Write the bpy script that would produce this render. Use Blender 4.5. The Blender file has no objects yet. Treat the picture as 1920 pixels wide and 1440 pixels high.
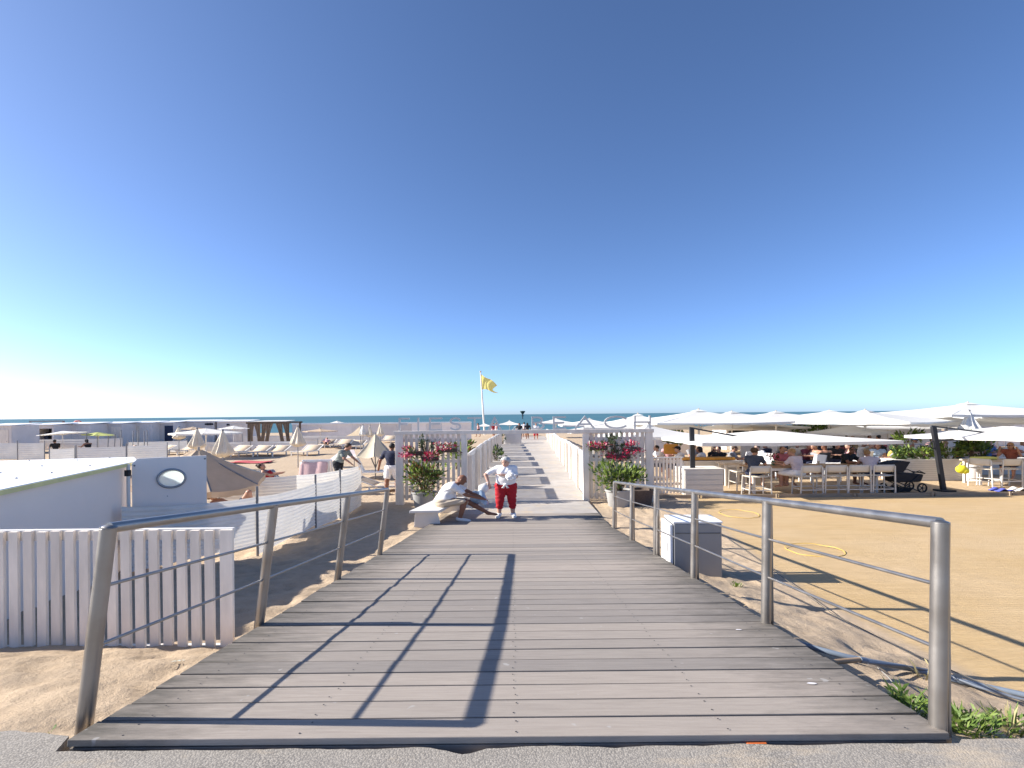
import bpy, bmesh, math, random
import numpy as np
from mathutils import Vector, Matrix, noise
random.seed(11)
S = bpy.context.scene
COL = S.collection
PI = math.pi

# ------------------------------------------------------------ camera, sky, sun, exposure
EZ = 2.765            # eye height above the beach
FPX, CX, HY, ROLL = 966.0, 960.0, 777.0, 0.0094
cam = bpy.data.cameras.new('camera'); cam_o = bpy.data.objects.new('camera', cam); COL.objects.link(cam_o)
cam.sensor_fit = 'HORIZONTAL'; cam.sensor_width = 36.0; cam.lens = 36.0 * FPX / 1920
cam.shift_y = (HY - 720) / 1920; cam.clip_start = 0.05; cam.clip_end = 60000
RT = Vector((math.cos(ROLL), 0, -math.sin(ROLL))); UP = Vector((math.sin(ROLL), 0, math.cos(ROLL)))
cam_o.matrix_world = Matrix(((RT.x, UP.x, 0, 0), (RT.y, UP.y, -1, 0), (RT.z, UP.z, 0, EZ), (0, 0, 0, 1)))
S.camera = cam_o
SUN_EL, SUN_AZ = math.radians(27.5), math.radians(2.5)   # sun low on the left, a little ahead of the camera
sun_dir = Vector((-math.cos(SUN_EL) * math.cos(SUN_AZ), math.cos(SUN_EL) * math.sin(SUN_AZ), math.sin(SUN_EL)))
world = bpy.data.worlds.new('World'); S.world = world; world.use_nodes = True
wn = world.node_tree; wn.nodes.clear()
sky = wn.nodes.new('ShaderNodeTexSky'); sky.sky_type = 'NISHITA'; sky.sun_disc = False
sky.sun_elevation = SUN_EL; sky.sun_rotation = math.atan2(sun_dir.x, sun_dir.y)
sky.air_density = 0.5; sky.dust_density = 0.6; sky.ozone_density = 5.0; sky.altitude = 0
bg = wn.nodes.new('ShaderNodeBackground'); bg.inputs['Strength'].default_value = 0.11
wo = wn.nodes.new('ShaderNodeOutputWorld')
hs = wn.nodes.new('ShaderNodeHueSaturation'); hs.inputs['Saturation'].default_value = 1.0
wn.links.new(sky.outputs[0], hs.inputs['Color']); wn.links.new(hs.outputs[0], bg.inputs[0]); wn.links.new(bg.outputs[0], wo.inputs[0])
sl = bpy.data.lights.new('sun', 'SUN'); sl.energy = 4.6; sl.angle = math.radians(0.5); sl.color = (1.0, 0.94, 0.84)
sun_o = bpy.data.objects.new('sun', sl); COL.objects.link(sun_o); sun_o.location = (-30, 5, 30)
sun_o.rotation_euler = sun_dir.to_track_quat('Z', 'Y').to_euler()
S.view_settings.view_transform = 'Standard'; S.view_settings.look = 'None'
S.view_settings.exposure = 1.2; S.view_settings.gamma = 1.0; S.view_settings.use_curve_mapping = False
S.cycles.max_bounces = 8; S.cycles.transparent_max_bounces = 16
S.render.film_transparent = False

def ray(px, py):
    return Vector((0, 1, 0)) + RT * ((px - CX) / FPX) - UP * ((py - HY) / FPX)
def G(px, py, z=0.0):                      # a pixel of the photograph on the level z
    r = ray(px, py); t = (z - EZ) / r.z
    return Vector((r.x * t, t, z))
def P(px, py, d):                          # a pixel of the photograph at depth d
    r = ray(px, py); return Vector((r.x * d, d, EZ + r.z * d))
def horizon(px): return HY - ROLL * (px - CX)
def depth_of(px, py, z): return G(px, py, z).y

# ------------------------------------------------------------ heights of the place
DECK0, DECK1, Z0, Z1 = 2.6, 12.25, 1.135, 0.08
def deckz(y): return Z0 + (min(max(y, DECK0), DECK1) - DECK0) / (DECK1 - DECK0) * (Z1 - Z0)
def lerp(a, b, t): return a + (b - a) * t
def sstep(a, b, x):
    t = min(max((x - a) / (b - a), 0), 1); return t * t * (3 - 2 * t)
def interp(x, pts):
    if x <= pts[0][0]: return pts[0][1]
    for (x0, y0), (x1, y1) in zip(pts, pts[1:]):
        if x <= x1: return lerp(y0, y1, (x - x0) / (x1 - x0))
    return pts[-1][1]
EDGE_L, EDGE_R = -2.25, 2.24
def court_x(y): return 4.0 + max(0, y - 7) * .17      # where the trodden bank meets the raked court
def sand_h(x, y):
    lf = interp(y, [(2.7, 1.06), (3.4, 0.93), (4.8, 0.70), (7, 0.40), (10, 0.08), (13, 0.0), (62, 0.0), (135, -1.35), (400, -4)])
    far = interp(y, [(62, 0.0), (135, -1.35), (400, -4)])
    if x <= EDGE_L: return lf
    mid = deckz(y) - 0.24 if y < 13 else far
    mid = min(mid, lerp(deckz(y) - .24, far, sstep(12, 13.5, y)))
    if x < EDGE_R:
        t = sstep(EDGE_L, EDGE_L + .5, x)
        return lerp(min(lf, deckz(y) - .09), mid, t) if y < 13 else far
    e = interp(y, [(2.7, .98), (3.0, .90), (3.6, .80), (5, .66), (8, .38), (11, .13), (13, 0)])
    c = interp(y, [(2.7, .56), (5, .42), (8, .25), (12, .08), (16, 0)])
    return c + (max(e, c) - c) * (1 - sstep(EDGE_R + .1, court_x(y), x)) + far

# ------------------------------------------------------------ mesh helpers
def T3(v): return (float(v[0]), float(v[1]), float(v[2]))
class MB:
    def __init__(s): s.v = []; s.f = []; s.m = []
    def add(s, vs, fs, mi=0):
        o = len(s.v); s.v += [T3(v) for v in vs]
        s.f += [tuple(i + o for i in f) for f in fs]; s.m += [mi] * len(fs); return s
    def box(s, c, size, R=None, mi=0):
        c = Vector(c); hx, hy, hz = size[0] / 2, size[1] / 2, size[2] / 2
        vs = [Vector((x, y, z)) for z in (-hz, hz) for x, y in ((-hx, -hy), (hx, -hy), (hx, hy), (-hx, hy))]
        if R is not None: vs = [R @ v for v in vs]
        return s.add([v + c for v in vs], [(0, 3, 2, 1), (4, 5, 6, 7), (0, 1, 5, 4), (1, 2, 6, 5), (2, 3, 7, 6), (3, 0, 4, 7)], mi)
    def beam(s, a, b, w, h, up=(0, 0, 1), mi=0):
        a, b = Vector(a), Vector(b); d = (b - a); L = d.length; y = d.normalized(); u = Vector(up)
        if abs(y.dot(u)) > .98: u = Vector((0, 1, 0))
        x = y.cross(u).normalized(); z = x.cross(y)
        R = Matrix((x, y, z)).transposed()
        return s.box((a + b) / 2, (w, L, h), R, mi)
    def prism(s, pts, d, mi=0):             # pts: 3-d outline, extruded by the vector d
        n = len(pts); pts = [Vector(p) for p in pts]; d = Vector(d)
        fs = [tuple(range(n))[::-1], tuple(range(n, 2 * n))] + [(i, (i + 1) % n, n + (i + 1) % n, n + i) for i in range(n)]
        return s.add(pts + [p + d for p in pts], fs, mi)
    def tube(s, pts, r, n=8, mi=0, cap=True):
        pts = [Vector(p) for p in pts]; rs = r if isinstance(r, (list, tuple)) else [r] * len(pts)
        vs = []; pu = None
        for i, p in enumerate(pts):
            d = (pts[min(i + 1, len(pts) - 1)] - pts[max(i - 1, 0)]).normalized()
            u = pu if pu is not None else (Vector((0, 0, 1)) if abs(d.z) < .9 else Vector((1, 0, 0)))
            x = d.cross(u).normalized(); u = x.cross(d).normalized(); pu = u
            vs += [p + (x * math.cos(2 * PI * k / n) + u * math.sin(2 * PI * k / n)) * rs[i] for k in range(n)]
        fs = []
        for i in range(len(pts) - 1):
            fs += [(i * n + k, i * n + (k + 1) % n, (i + 1) * n + (k + 1) % n, (i + 1) * n + k) for k in range(n)]
        if cap:
            fs += [tuple(range(n))[::-1], tuple(range((len(pts) - 1) * n, len(pts) * n))]
        return s.add(vs, fs, mi)
    def lathe(s, prof, n=16, c=(0, 0, 0), mi=0, mod=None, sx=1.0):
        c = Vector(c); vs = []
        for j, (r, z) in enumerate(prof):
            for k in range(n):
                a = 2 * PI * k / n; q = r * (mod(k, j) if mod else 1)
                vs.append(c + Vector((q * math.cos(a) * sx, q * math.sin(a), z)))
        fs = []
        for j in range(len(prof) - 1):
            fs += [(j * n + k, j * n + (k + 1) % n, (j + 1) * n + (k + 1) % n, (j + 1) * n + k) for k in range(n)]
        fs += [tuple(range(n))[::-1], tuple(range((len(prof) - 1) * n, len(prof) * n))]
        return s.add(vs, fs, mi)
    def ell(s, c, r, nu=12, nv=8, R=None, mi=0):
        c = Vector(c); vs = []
        for j in range(1, nv):
            t = PI * j / nv
            for k in range(nu):
                a = 2 * PI * k / nu
                v = Vector((r[0] * math.sin(t) * math.cos(a), r[1] * math.sin(t) * math.sin(a), -r[2] * math.cos(t)))
                vs.append(c + (R @ v if R is not None else v))
        b, t_ = Vector((0, 0, -r[2])), Vector((0, 0, r[2]))
        if R is not None: b, t_ = R @ b, R @ t_
        vs += [c + b, c + t_]; nb = len(vs) - 2
        fs = []
        for j in range(nv - 2):
            fs += [(j * nu + k, j * nu + (k + 1) % nu, (j + 1) * nu + (k + 1) % nu, (j + 1) * nu + k) for k in range(nu)]
        fs += [(nb, (k + 1) % nu, k) for k in range(nu)]
        o = (nv - 2) * nu
        fs += [(o + k, o + (k + 1) % nu, nb + 1) for k in range(nu)]
        return s.add(vs, fs, mi)
    def grid(s, fn, nu, nv, mi=0):           # fn(u, v) with u, v in 0..1
        vs = [fn(i / nu, j / nv) for j in range(nv + 1) for i in range(nu + 1)]
        fs = [(j * (nu + 1) + i, j * (nu + 1) + i + 1, (j + 1) * (nu + 1) + i + 1, (j + 1) * (nu + 1) + i) for j in range(nv) for i in range(nu)]
        return s.add(vs, fs, mi)
    def build(s, name, mats, parent=None, smooth=0, bevel=0, solid=0):
        me = bpy.data.meshes.new(name); me.from_pydata(s.v, [], s.f)
        for m in (mats if isinstance(mats, (list, tuple)) else [mats]): me.materials.append(m)
        if any(s.m): me.polygons.foreach_set('material_index', s.m)
        me.update()
        if smooth:
            me.polygons.foreach_set('use_smooth', [True] * len(s.f)); me.set_sharp_from_angle(angle=math.radians(smooth))
        return link(name, me, parent, bevel, solid)
def link(name, me, parent=None, bevel=0, solid=0):
    o = bpy.data.objects.new(name, me); COL.objects.link(o)
    if parent is not None: o.parent = parent
    if solid:
        m = o.modifiers.new('solid', 'SOLIDIFY'); m.thickness = solid; m.offset = 0
    if bevel:
        m = o.modifiers.new('bevel', 'BEVEL'); m.width = bevel; m.segments = 2; m.limit_method = 'ANGLE'
    return o
LABELS = {}
def tag(o, label=None, cat=None, group=None, kind=None):
    if label:
        o['label'] = label; LABELS.setdefault(label, []).append(o.name)
    if cat: o['category'] = cat
    if group: o['group'] = group
    if kind: o['kind'] = kind
    return o
def thing(name, label, cat, loc=(0, 0, 0), rz=0.0, group=None):
    o = bpy.data.objects.new(name, None); COL.objects.link(o); o.empty_display_size = .2
    o.location = loc; o.rotation_euler = (0, 0, rz)
    return tag(o, label, cat, group)
def struct(name, mb, mats, **k): return tag(mb.build(name, mats, **k), kind='structure')
def dup(root, loc, rz=0.0, label=None, group=None, scale=None):
    r = root.copy(); COL.objects.link(r); r.location = loc; r.rotation_euler = (0, 0, rz)
    if label: tag(r, label)
    if group: r['group'] = group
    if scale: r.scale = scale
    for ch in list(root.children):
        c = ch.copy(); COL.objects.link(c); c.parent = r
        for g in list(ch.children):
            e = g.copy(); COL.objects.link(e); e.parent = c
    return r

# ------------------------------------------------------------ materials
MATS = {}
def _n(nt, t, **k):
    n = nt.nodes.new(t)
    for a, b in k.items():
        if a.startswith('i_'): n.inputs[a[2:].replace('_', ' ')].default_value = b
        else: setattr(n, a, b)
    return n
def mix_rgb(nt, fac, a, b, mode='MIX'):
    m = nt.nodes.new('ShaderNodeMix'); m.data_type = 'RGBA'; m.blend_type = mode
    for sock, v in ((m.inputs[0], fac), (m.inputs[6], a), (m.inputs[7], b)):
        if hasattr(v, 'links') or hasattr(v, 'is_output'): nt.links.new(v, sock)
        elif isinstance(v, (int, float)): sock.default_value = v
        else: sock.default_value = (*v[:3], 1)
    return m.outputs[2]
def ramp(nt, src, stops):
    r = nt.nodes.new('ShaderNodeValToRGB'); els = r.color_ramp.elements
    els[0].position, els[1].position = stops[0][0], stops[-1][0]
    while len(els) < len(stops): els.new(.5)
    for e, (p, c) in zip(els, sorted(stops, key=lambda q: q[0])):
        e.position = p; e.color = (c, c, c, 1) if isinstance(c, (int, float)) else (*c[:3], 1)
    nt.links.new(src, r.inputs[0]); return r.outputs[0]
def tex(nt, kind, scale, vec, detail=4, rough=.55, **k):
    if kind == 'noise':
        n = _n(nt, 'ShaderNodeTexNoise'); n.inputs['Scale'].default_value = scale
        n.inputs['Detail'].default_value = detail; n.inputs['Roughness'].default_value = rough
        out = n.outputs[0]
    else:
        n = _n(nt, 'ShaderNodeTexVoronoi'); n.inputs['Scale'].default_value = scale
        out = n.outputs['Distance']
    nt.links.new(vec, n.inputs['Vector']); return out
def math_n(nt, op, a, b=0.0):
    m = nt.nodes.new('ShaderNodeMath'); m.operation = op
    for i, v in enumerate((a, b)):
        if isinstance(v, (int, float)): m.inputs[i].default_value = v
        else: nt.links.new(v, m.inputs[i])
    return m.outputs[0]
def base(name):
    m = bpy.data.materials.new(name); m.use_nodes = True; nt = m.node_tree
    return m, nt, nt.nodes['Principled BSDF']
def coords(nt, world=True, scale=(1, 1, 1)):
    if world: src = nt.nodes.new('ShaderNodeNewGeometry').outputs['Position']
    else: src = nt.nodes.new('ShaderNodeTexCoord').outputs['Object']
    mp = nt.nodes.new('ShaderNodeMapping'); mp.inputs['Scale'].default_value = scale
    nt.links.new(src, mp.inputs[0]); return mp.outputs[0]
def bump(nt, bs, h, strength, dist=.01):
    b = nt.nodes.new('ShaderNodeBump'); b.inputs['Strength'].default_value = strength; b.inputs['Distance'].default_value = dist
    nt.links.new(h, b.inputs['Height']); nt.links.new(b.outputs[0], bs.inputs['Normal']); return b
def mat(name, col, rough=.6, metal=0.0, var=.12, vs=3.0, bs_=0.0, bscale=60, spec=.4, transl=0.0, vary=0.0, scale=(1, 1, 1), sheen=0, hue=None):
    if name in MATS: return MATS[name]
    m, nt, b = base(name); v = coords(nt, True, scale)
    n = tex(nt, 'noise', vs, v, 6, .6)
    c0 = tuple(max(0, c * (1 - var)) for c in col); c1 = tuple(min(1, c * (1 + var)) for c in (hue or col))
    c = mix_rgb(nt, ramp(nt, n, [(.3, 0.0), (.7, 1.0)]), c0, c1)
    if vary:
        oi = nt.nodes.new('ShaderNodeObjectInfo').outputs['Random']
        k = ramp(nt, oi, [(0, 1 - vary), (1, 1 + vary)])
        c = mix_rgb(nt, 1.0, c, k, 'MULTIPLY')
    nt.links.new(c, b.inputs['Base Color'])
    b.inputs['Roughness'].default_value = rough; b.inputs['Metallic'].default_value = metal
    b.inputs['Specular IOR Level'].default_value = spec
    if sheen: b.inputs['Sheen Weight'].default_value = sheen
    if bs_: bump(nt, b, tex(nt, 'noise', bscale, v, 3), bs_, .01)
    if transl:
        t = nt.nodes.new('ShaderNodeBsdfTranslucent'); nt.links.new(c, t.inputs[0])
        mx = nt.nodes.new('ShaderNodeMixShader'); mx.inputs[0].default_value = transl
        out = nt.nodes['Material Output']
        nt.links.new(b.outputs[0], mx.inputs[1]); nt.links.new(t.outputs[0], mx.inputs[2]); nt.links.new(mx.outputs[0], out.inputs[0])
    MATS[name] = m; return m

fence_white = mat('fence_white', (.66, .63, .59), .6, var=.13, vs=3, bs_=.12, bscale=30, scale=(1, 1, .3))
white = mat('white_paint', (.73, .70, .655), .5, var=.06, vs=2.0, bs_=.06, bscale=40)
white_old = mat('weathered_white_paint', (.83, .735, .63), .6, var=.15, vary=.07, vs=5, bs_=.15, bscale=35, scale=(1, 1, .25))
white_gloss = mat('white_lacquer', (.82, .82, .83), .3, var=.03)
canvas = mat('white_canvas', (.79, .775, .735), .8, var=.05, vs=1.4, transl=.2, bs_=.05, bscale=14)
canvas_far = mat('cream_canvas', (.76, .68, .55), .85, var=.08, vs=4, transl=.2, bs_=.1, bscale=12)
tan_canvas = mat('tan_canvas', (.55, .42, .30), .85, var=.08, vs=3, transl=.2, bs_=.1, bscale=12)
tan_sling = mat('tan_sling', (.62, .49, .36), .8, var=.08, vs=6, transl=.15)
screen_cloth = mat('striped_screen_cloth', (.76, .735, .69), .85, var=.06, vs=3, transl=.18)
brown_cloth = mat('brown_curtain_cloth', (.30, .235, .175), .9, var=.15, vs=5, transl=.1)
chair_sling = mat('beige_sling', (.66, .60, .50), .8, var=.05)
dark_metal = mat('charcoal_metal', (.032, .032, .036), .45, .3, var=.2)
grey_metal = mat('grey_metal', (.25, .25, .26), .45, .7, var=.15)
black_cloth = mat('black_cloth', (.018, .018, .022), .8, var=.2, vs=8)
black_rubber = mat('black_rubber', (.015, .015, .015), .6, var=.2)
table_wood = mat('oiled_table_wood', (.33, .21, .115), .5, var=.25, vs=4, scale=(.6, 6, 6), bs_=.1, bscale=20)
pale_wood = mat('pale_table_wood', (.55, .46, .36), .6, var=.15, vs=4, scale=(.6, 6, 6))
timber = mat('weathered_timber', (.30, .24, .175), .8, var=.25, vs=6, scale=(.5, 6, 6), bs_=.3, bscale=25)
dark_wood = mat('dark_wood', (.13, .095, .065), .7, var=.2)
cabin_paint = mat('cabin_white', (.77, .71, .665), .6, var=.06, vs=2, vary=.16)
cabin_side = mat('cabin_roof_white', (.82, .82, .82), .6, var=.04)
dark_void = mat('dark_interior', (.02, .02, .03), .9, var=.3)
navy_paint = mat('navy_paint', (.018, .032, .075), .5, var=.1)
yellow_trim = mat('yellowed_edge', (.72, .66, .30), .6, var=.1)
flag_yellow = mat('yellow_flag_cloth', (.92, .80, .27), .8, var=.06, vs=2, transl=.5)
lime_cloth = mat('lime_parasol_cloth', (.60, .64, .20), .8, var=.06, transl=.2)
red_paint = mat('red_paint', (.55, .05, .04), .5, var=.1)
pot_grey = mat('grey_pot', (.34, .335, .33), .75, var=.1, bs_=.1)
pot_brown = mat('brown_wicker_pot', (.10, .07, .055), .8, var=.25, vs=20, bs_=.4, bscale=60)
soil = mat('soil', (.05, .035, .025), 1, var=.3)
leaf_green = mat('oleander_leaf', (.13, .20, .045), .55, var=.45, vs=9, transl=.3, hue=(.20, .27, .05))
leaf_dark = mat('dark_leaf', (.045, .085, .03), .55, var=.4, vs=10, transl=.2)
leaf_red = mat('reddish_leaf', (.17, .075, .03), .55, var=.4, vs=9, transl=.25)
leaf_silver = mat('silvery_leaf', (.16, .19, .12), .6, var=.3, vs=9, transl=.2)
leaf_weed = mat('weed_blade', (.12, .19, .04), .6, var=.4, vs=14, transl=.3)
dry_weed = mat('dry_weed_blade', (.42, .36, .19), .7, var=.3, vs=14, transl=.3)
stem_brown = mat('stem', (.11, .075, .045), .8, var=.2)
fl_red = mat('crimson_petal', (.55, .02, .09), .6, var=.25, vs=20, transl=.2)
fl_pink = mat('pink_petal', (.80, .30, .42), .6, var=.2, vs=20, transl=.2)
fl_white = mat('white_petal', (.8, .74, .72), .6, var=.1, transl=.2)
orange_cushion = mat('orange_cushion', (.65, .31, .06), .85, var=.12, vs=6)
pink_towel = mat('pink_towel', (.68, .46, .44), .95, var=.1, vs=12, bs_=.3, bscale=120)
teal_towel = mat('teal_towel', (.10, .42, .42), .95, var=.12, vs=12, bs_=.3, bscale=120)
red_towel = mat('red_towel', (.5, .09, .10), .95, var=.12, vs=12)
skin_t = mat('tanned_skin', (.36, .185, .12), .5, var=.10, vs=7, hue=(.44, .23, .155))
skin_d = mat('deep_tanned_skin', (.235, .105, .062), .5, var=.12, vs=7)
skin_p = mat('fair_skin', (.52, .315, .235), .5, var=.10, vs=7)
HAIR = {k: mat(k + '_hair', c, .6, var=.35, vs=25, scale=(1, 1, .3)) for k, c in
        dict(brown=(.055, .03, .018), black=(.014, .011, .01), blond=(.30, .18, .085), grey=(.33, .32, .30), white=(.46, .45, .43), auburn=(.12, .045, .022)).items()}
CL = {k: mat(k + '_clothing', c, .85, var=.10, vs=6, bs_=.25, bscale=9) for k, c in
      dict(white=(.80, .78, .77), red=(.40, .012, .022), navy=(.02, .025, .055), slate=(.045, .055, .085), black=(.016, .016, .019), greygreen=(.20, .22, .20),
           lavender=(.53, .46, .50), beige=(.52, .43, .33), pink=(.6, .33, .35), maroon=(.16, .035, .05), lightblue=(.40, .52, .66), yellow=(.58, .45, .12),
           grey=(.27, .27, .29), orange=(.6, .25, .05), khaki=(.30, .25, .17), blue=(.10, .2, .45), floral=(.42, .12, .15), cream=(.68, .60, .48), rust=(.28, .08, .05)).items()}
shoe_white = mat('white_shoe', (.75, .74, .72), .6, var=.08)

m, nt, b = base('brushed_steel'); MATS['steel'] = steel = m
v = coords(nt, False, (1, 1, .05)); n = tex(nt, 'noise', 220, v, 3)
v2 = coords(nt, True); n2 = tex(nt, 'noise', 5, v2, 5)
nt.links.new(mix_rgb(nt, n2, (.27, .245, .22), (.47, .445, .42)), b.inputs['Base Color'])
b.inputs['Metallic'].default_value = .9; nt.links.new(ramp(nt, n2, [(.3, .30), (.7, .46)]), b.inputs['Roughness']); bump(nt, b, n, .06, .002)
m, nt, b = base('rusted_pipe'); MATS['rust'] = rust = m
v = coords(nt, True); n = tex(nt, 'noise', 30, v, 5)
nt.links.new(mix_rgb(nt, n, (.32, .13, .08), (.42, .24, .16)), b.inputs['Base Color']); b.inputs['Roughness'].default_value = .8

# grey weathered decking: grain along each board, dirt at the board ends
def deck_material(name, light, dark, edge):
    m, nt, b = base(name)
    g = coords(nt, True, (.7, 11, 11)); n1 = tex(nt, 'noise', 5, g, 8, .65); fine = tex(nt, 'noise', 30, coords(nt, True, (.5, 14, 14)), 3)
    wv = coords(nt, True); n2 = tex(nt, 'noise', 1.3, wv, 6, .6); n3 = tex(nt, 'noise', 6, coords(nt, True, (.5, 2, 1)), 6, .7)
    c = mix_rgb(nt, ramp(nt, n1, [(.3, 0.0), (.72, 1.0)]), dark, light)
    c = mix_rgb(nt, ramp(nt, n2, [(.35, 0.0), (.7, .45)]), c, tuple(q * .82 for q in light))
    oi = nt.nodes.new('ShaderNodeObjectInfo').outputs['Random']
    c = mix_rgb(nt, 1.0, c, ramp(nt, oi, [(0, (.80, .80, .81)), (.5, (1.0, .98, .96)), (1, (1.14, 1.10, 1.07))]), 'MULTIPLY')
    sx = nt.nodes.new('ShaderNodeSeparateXYZ'); nt.links.new(nt.nodes.new('ShaderNodeNewGeometry').outputs['Position'], sx.inputs[0])
    ax = math_n(nt, 'ABSOLUTE', sx.outputs[0])
    e = math_n(nt, 'ADD', ax, math_n(nt, 'MULTIPLY', math_n(nt, 'SUBTRACT', n3, .5), 1.7))
    e = ramp(nt, math_n(nt, 'DIVIDE', e, 3.0), [(.47, 0.0), (.67, .5), (.80, .92)])
    dirt = mix_rgb(nt, n1, edge, tuple(q * 1.7 for q in edge))
    c = mix_rgb(nt, e, c, dirt)
    st = tex(nt, 'noise', 9, wv, 2)
    c = mix_rgb(nt, ramp(nt, st, [(.72, 0.0), (.76, .5)]), c, (.42, .41, .40))
    nt.links.new(c, b.inputs['Base Color']); b.inputs['Roughness'].default_value = .75; b.inputs['Specular IOR Level'].default_value = .35
    h = math_n(nt, 'ADD', n1, math_n(nt, 'MULTIPLY', fine, .5)); bump(nt, b, h, .35, .006)
    return m
deck_mat = deck_material('weathered_decking', (.35, .313, .278), (.252, .222, .198), (.055, .05, .042))
m, nt, b = base('pale_walk_slab'); slab_mat = m
wv = coords(nt, True); n1 = tex(nt, 'noise', 2, wv, 8, .65); n2 = tex(nt, 'noise', 120, wv, 2)
oi = nt.nodes.new('ShaderNodeObjectInfo').outputs['Random']
c = mix_rgb(nt, ramp(nt, n1, [(.3, 0.0), (.7, 1.0)]), (.35, .315, .29), (.46, .425, .39))
c = mix_rgb(nt, 1.0, c, ramp(nt, oi, [(0, .9), (1, 1.06)]), 'MULTIPLY')
c = mix_rgb(nt, ramp(nt, tex(nt, 'noise', 1.1, wv, 6, .7), [(.52, 0.0), (.68, .8)]), c, (.50, .40, .28))
nt.links.new(c, b.inputs['Base Color']); b.inputs['Roughness'].default_value = .85; bump(nt, b, n2, .2, .004)

# sand
m, nt, b = base('beach_sand'); sand_mat = m
wv = coords(nt, True); big = tex(nt, 'noise', .55, wv, 6, .6); mid = tex(nt, 'noise', 5, wv, 8, .65); fine = tex(nt, 'noise', 130, wv, 3, .7)
sx = nt.nodes.new('ShaderNodeSeparateXYZ'); nt.links.new(nt.nodes.new('ShaderNodeNewGeometry').outputs['Position'], sx.inputs[0])
pale = mix_rgb(nt, ramp(nt, mid, [(.3, 0.0), (.7, 1.0)]), (.43, .325, .225), (.57, .445, .32))
cx_ = math_n(nt, 'ADD', sx.outputs[0], math_n(nt, 'MULTIPLY', math_n(nt, 'SUBTRACT', mid, .5), .35))
cx_ = math_n(nt, 'SUBTRACT', cx_, math_n(nt, 'MULTIPLY', math_n(nt, 'MAXIMUM', math_n(nt, 'SUBTRACT', sx.outputs[1], 7.0), 0.0), .17))
court_m = ramp(nt, math_n(nt, 'DIVIDE', cx_, 10.0), [(.390, 0.0), (.408, 1.0)])
streak = tex(nt, 'noise', 4, coords(nt, True, (.35, 2.2, 1)), 6, .6)
court = mix_rgb(nt, ramp(nt, streak, [(.3, 0.0), (.72, 1.0)]), (.475, .325, .155), (.585, .415, .215))
ym = ramp(nt, math_n(nt, 'DIVIDE', sx.outputs[1], 40.0), [(.42, 1.0), (.46, .35)])
c = mix_rgb(nt, math_n(nt, 'MULTIPLY', court_m, ym), pale, court)
c = mix_rgb(nt, ramp(nt, big, [(.35, 0.0), (.7, .35)]), c, (.62, .48, .33))
speck = tex(nt, 'voronoi', 55, wv); spm = ramp(nt, tex(nt, 'noise', 2.2, wv, 4), [(.42, 0.0), (.56, 1.0)])
sp = math_n(nt, 'MULTIPLY', math_n(nt, 'MULTIPLY', ramp(nt, speck, [(.14, 1.0), (.20, 0.0)]), math_n(nt, 'MULTIPLY', spm, math_n(nt, 'SUBTRACT', 1.0, court_m))), .8)
c = mix_rgb(nt, sp, c, (.20, .14, .10))
c = mix_rgb(nt, math_n(nt, 'MULTIPLY', fine, .35), c, (.36, .27, .18))
nt.links.new(c, b.inputs['Base Color']); b.inputs['Roughness'].default_value = .95; b.inputs['Specular IOR Level'].default_value = .15
wave = nt.nodes.new('ShaderNodeTexWave'); wave.wave_type = 'BANDS'; wave.bands_direction = 'Y'
wave.inputs['Scale'].default_value = 4.2; wave.inputs['Distortion'].default_value = 3.0; wave.inputs['Detail'].default_value = 3; wave.inputs['Detail Scale'].default_value = 1.4
nt.links.new(wv, wave.inputs['Vector'])
rk = math_n(nt, 'MULTIPLY', math_n(nt, 'MULTIPLY', wave.outputs['Fac'], court_m), .20)
rough_h = math_n(nt, 'MULTIPLY', mid, math_n(nt, 'SUBTRACT', 1.3, court_m))
h = math_n(nt, 'ADD', math_n(nt, 'ADD', rough_h, math_n(nt, 'MULTIPLY', fine, .22)), rk)
bump(nt, b, h, .9, .035)

m, nt, b = base('exposed_aggregate'); prom_mat = m
wv = coords(nt, True); vn = _n(nt, 'ShaderNodeTexVoronoi'); vn.inputs['Scale'].default_value = 105; nt.links.new(wv, vn.inputs['Vector'])
n1 = tex(nt, 'noise', 2, wv, 6, .6); n2 = tex(nt, 'noise', 14, wv, 4)
sep = nt.nodes.new('ShaderNodeSeparateColor'); nt.links.new(vn.outputs['Color'], sep.inputs[0])
c = mix_rgb(nt, ramp(nt, sep.outputs[0], [(0, 0.0), (1, 1.0)]), (.215, .193, .168), (.385, .35, .305))
c = mix_rgb(nt, ramp(nt, vn.outputs['Distance'], [(.35, 0.0), (.65, .8)]), c, (.14, .13, .12))
c = mix_rgb(nt, ramp(nt, n1, [(.3, 0.0), (.7, .5)]), c, (.33, .30, .265))
blown = ramp(nt, tex(nt, 'noise', 1.6, coords(nt, True, (.6, 1.6, 1)), 8, .72), [(.52, 0.0), (.68, .75)])
c = mix_rgb(nt, blown, c, (.46, .37, .265))
nt.links.new(c, b.inputs['Base Color']); b.inputs['Roughness'].default_value = .9
bump(nt, b, math_n(nt, 'SUBTRACT', n2, vn.outputs['Distance']), .45, .004)

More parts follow.
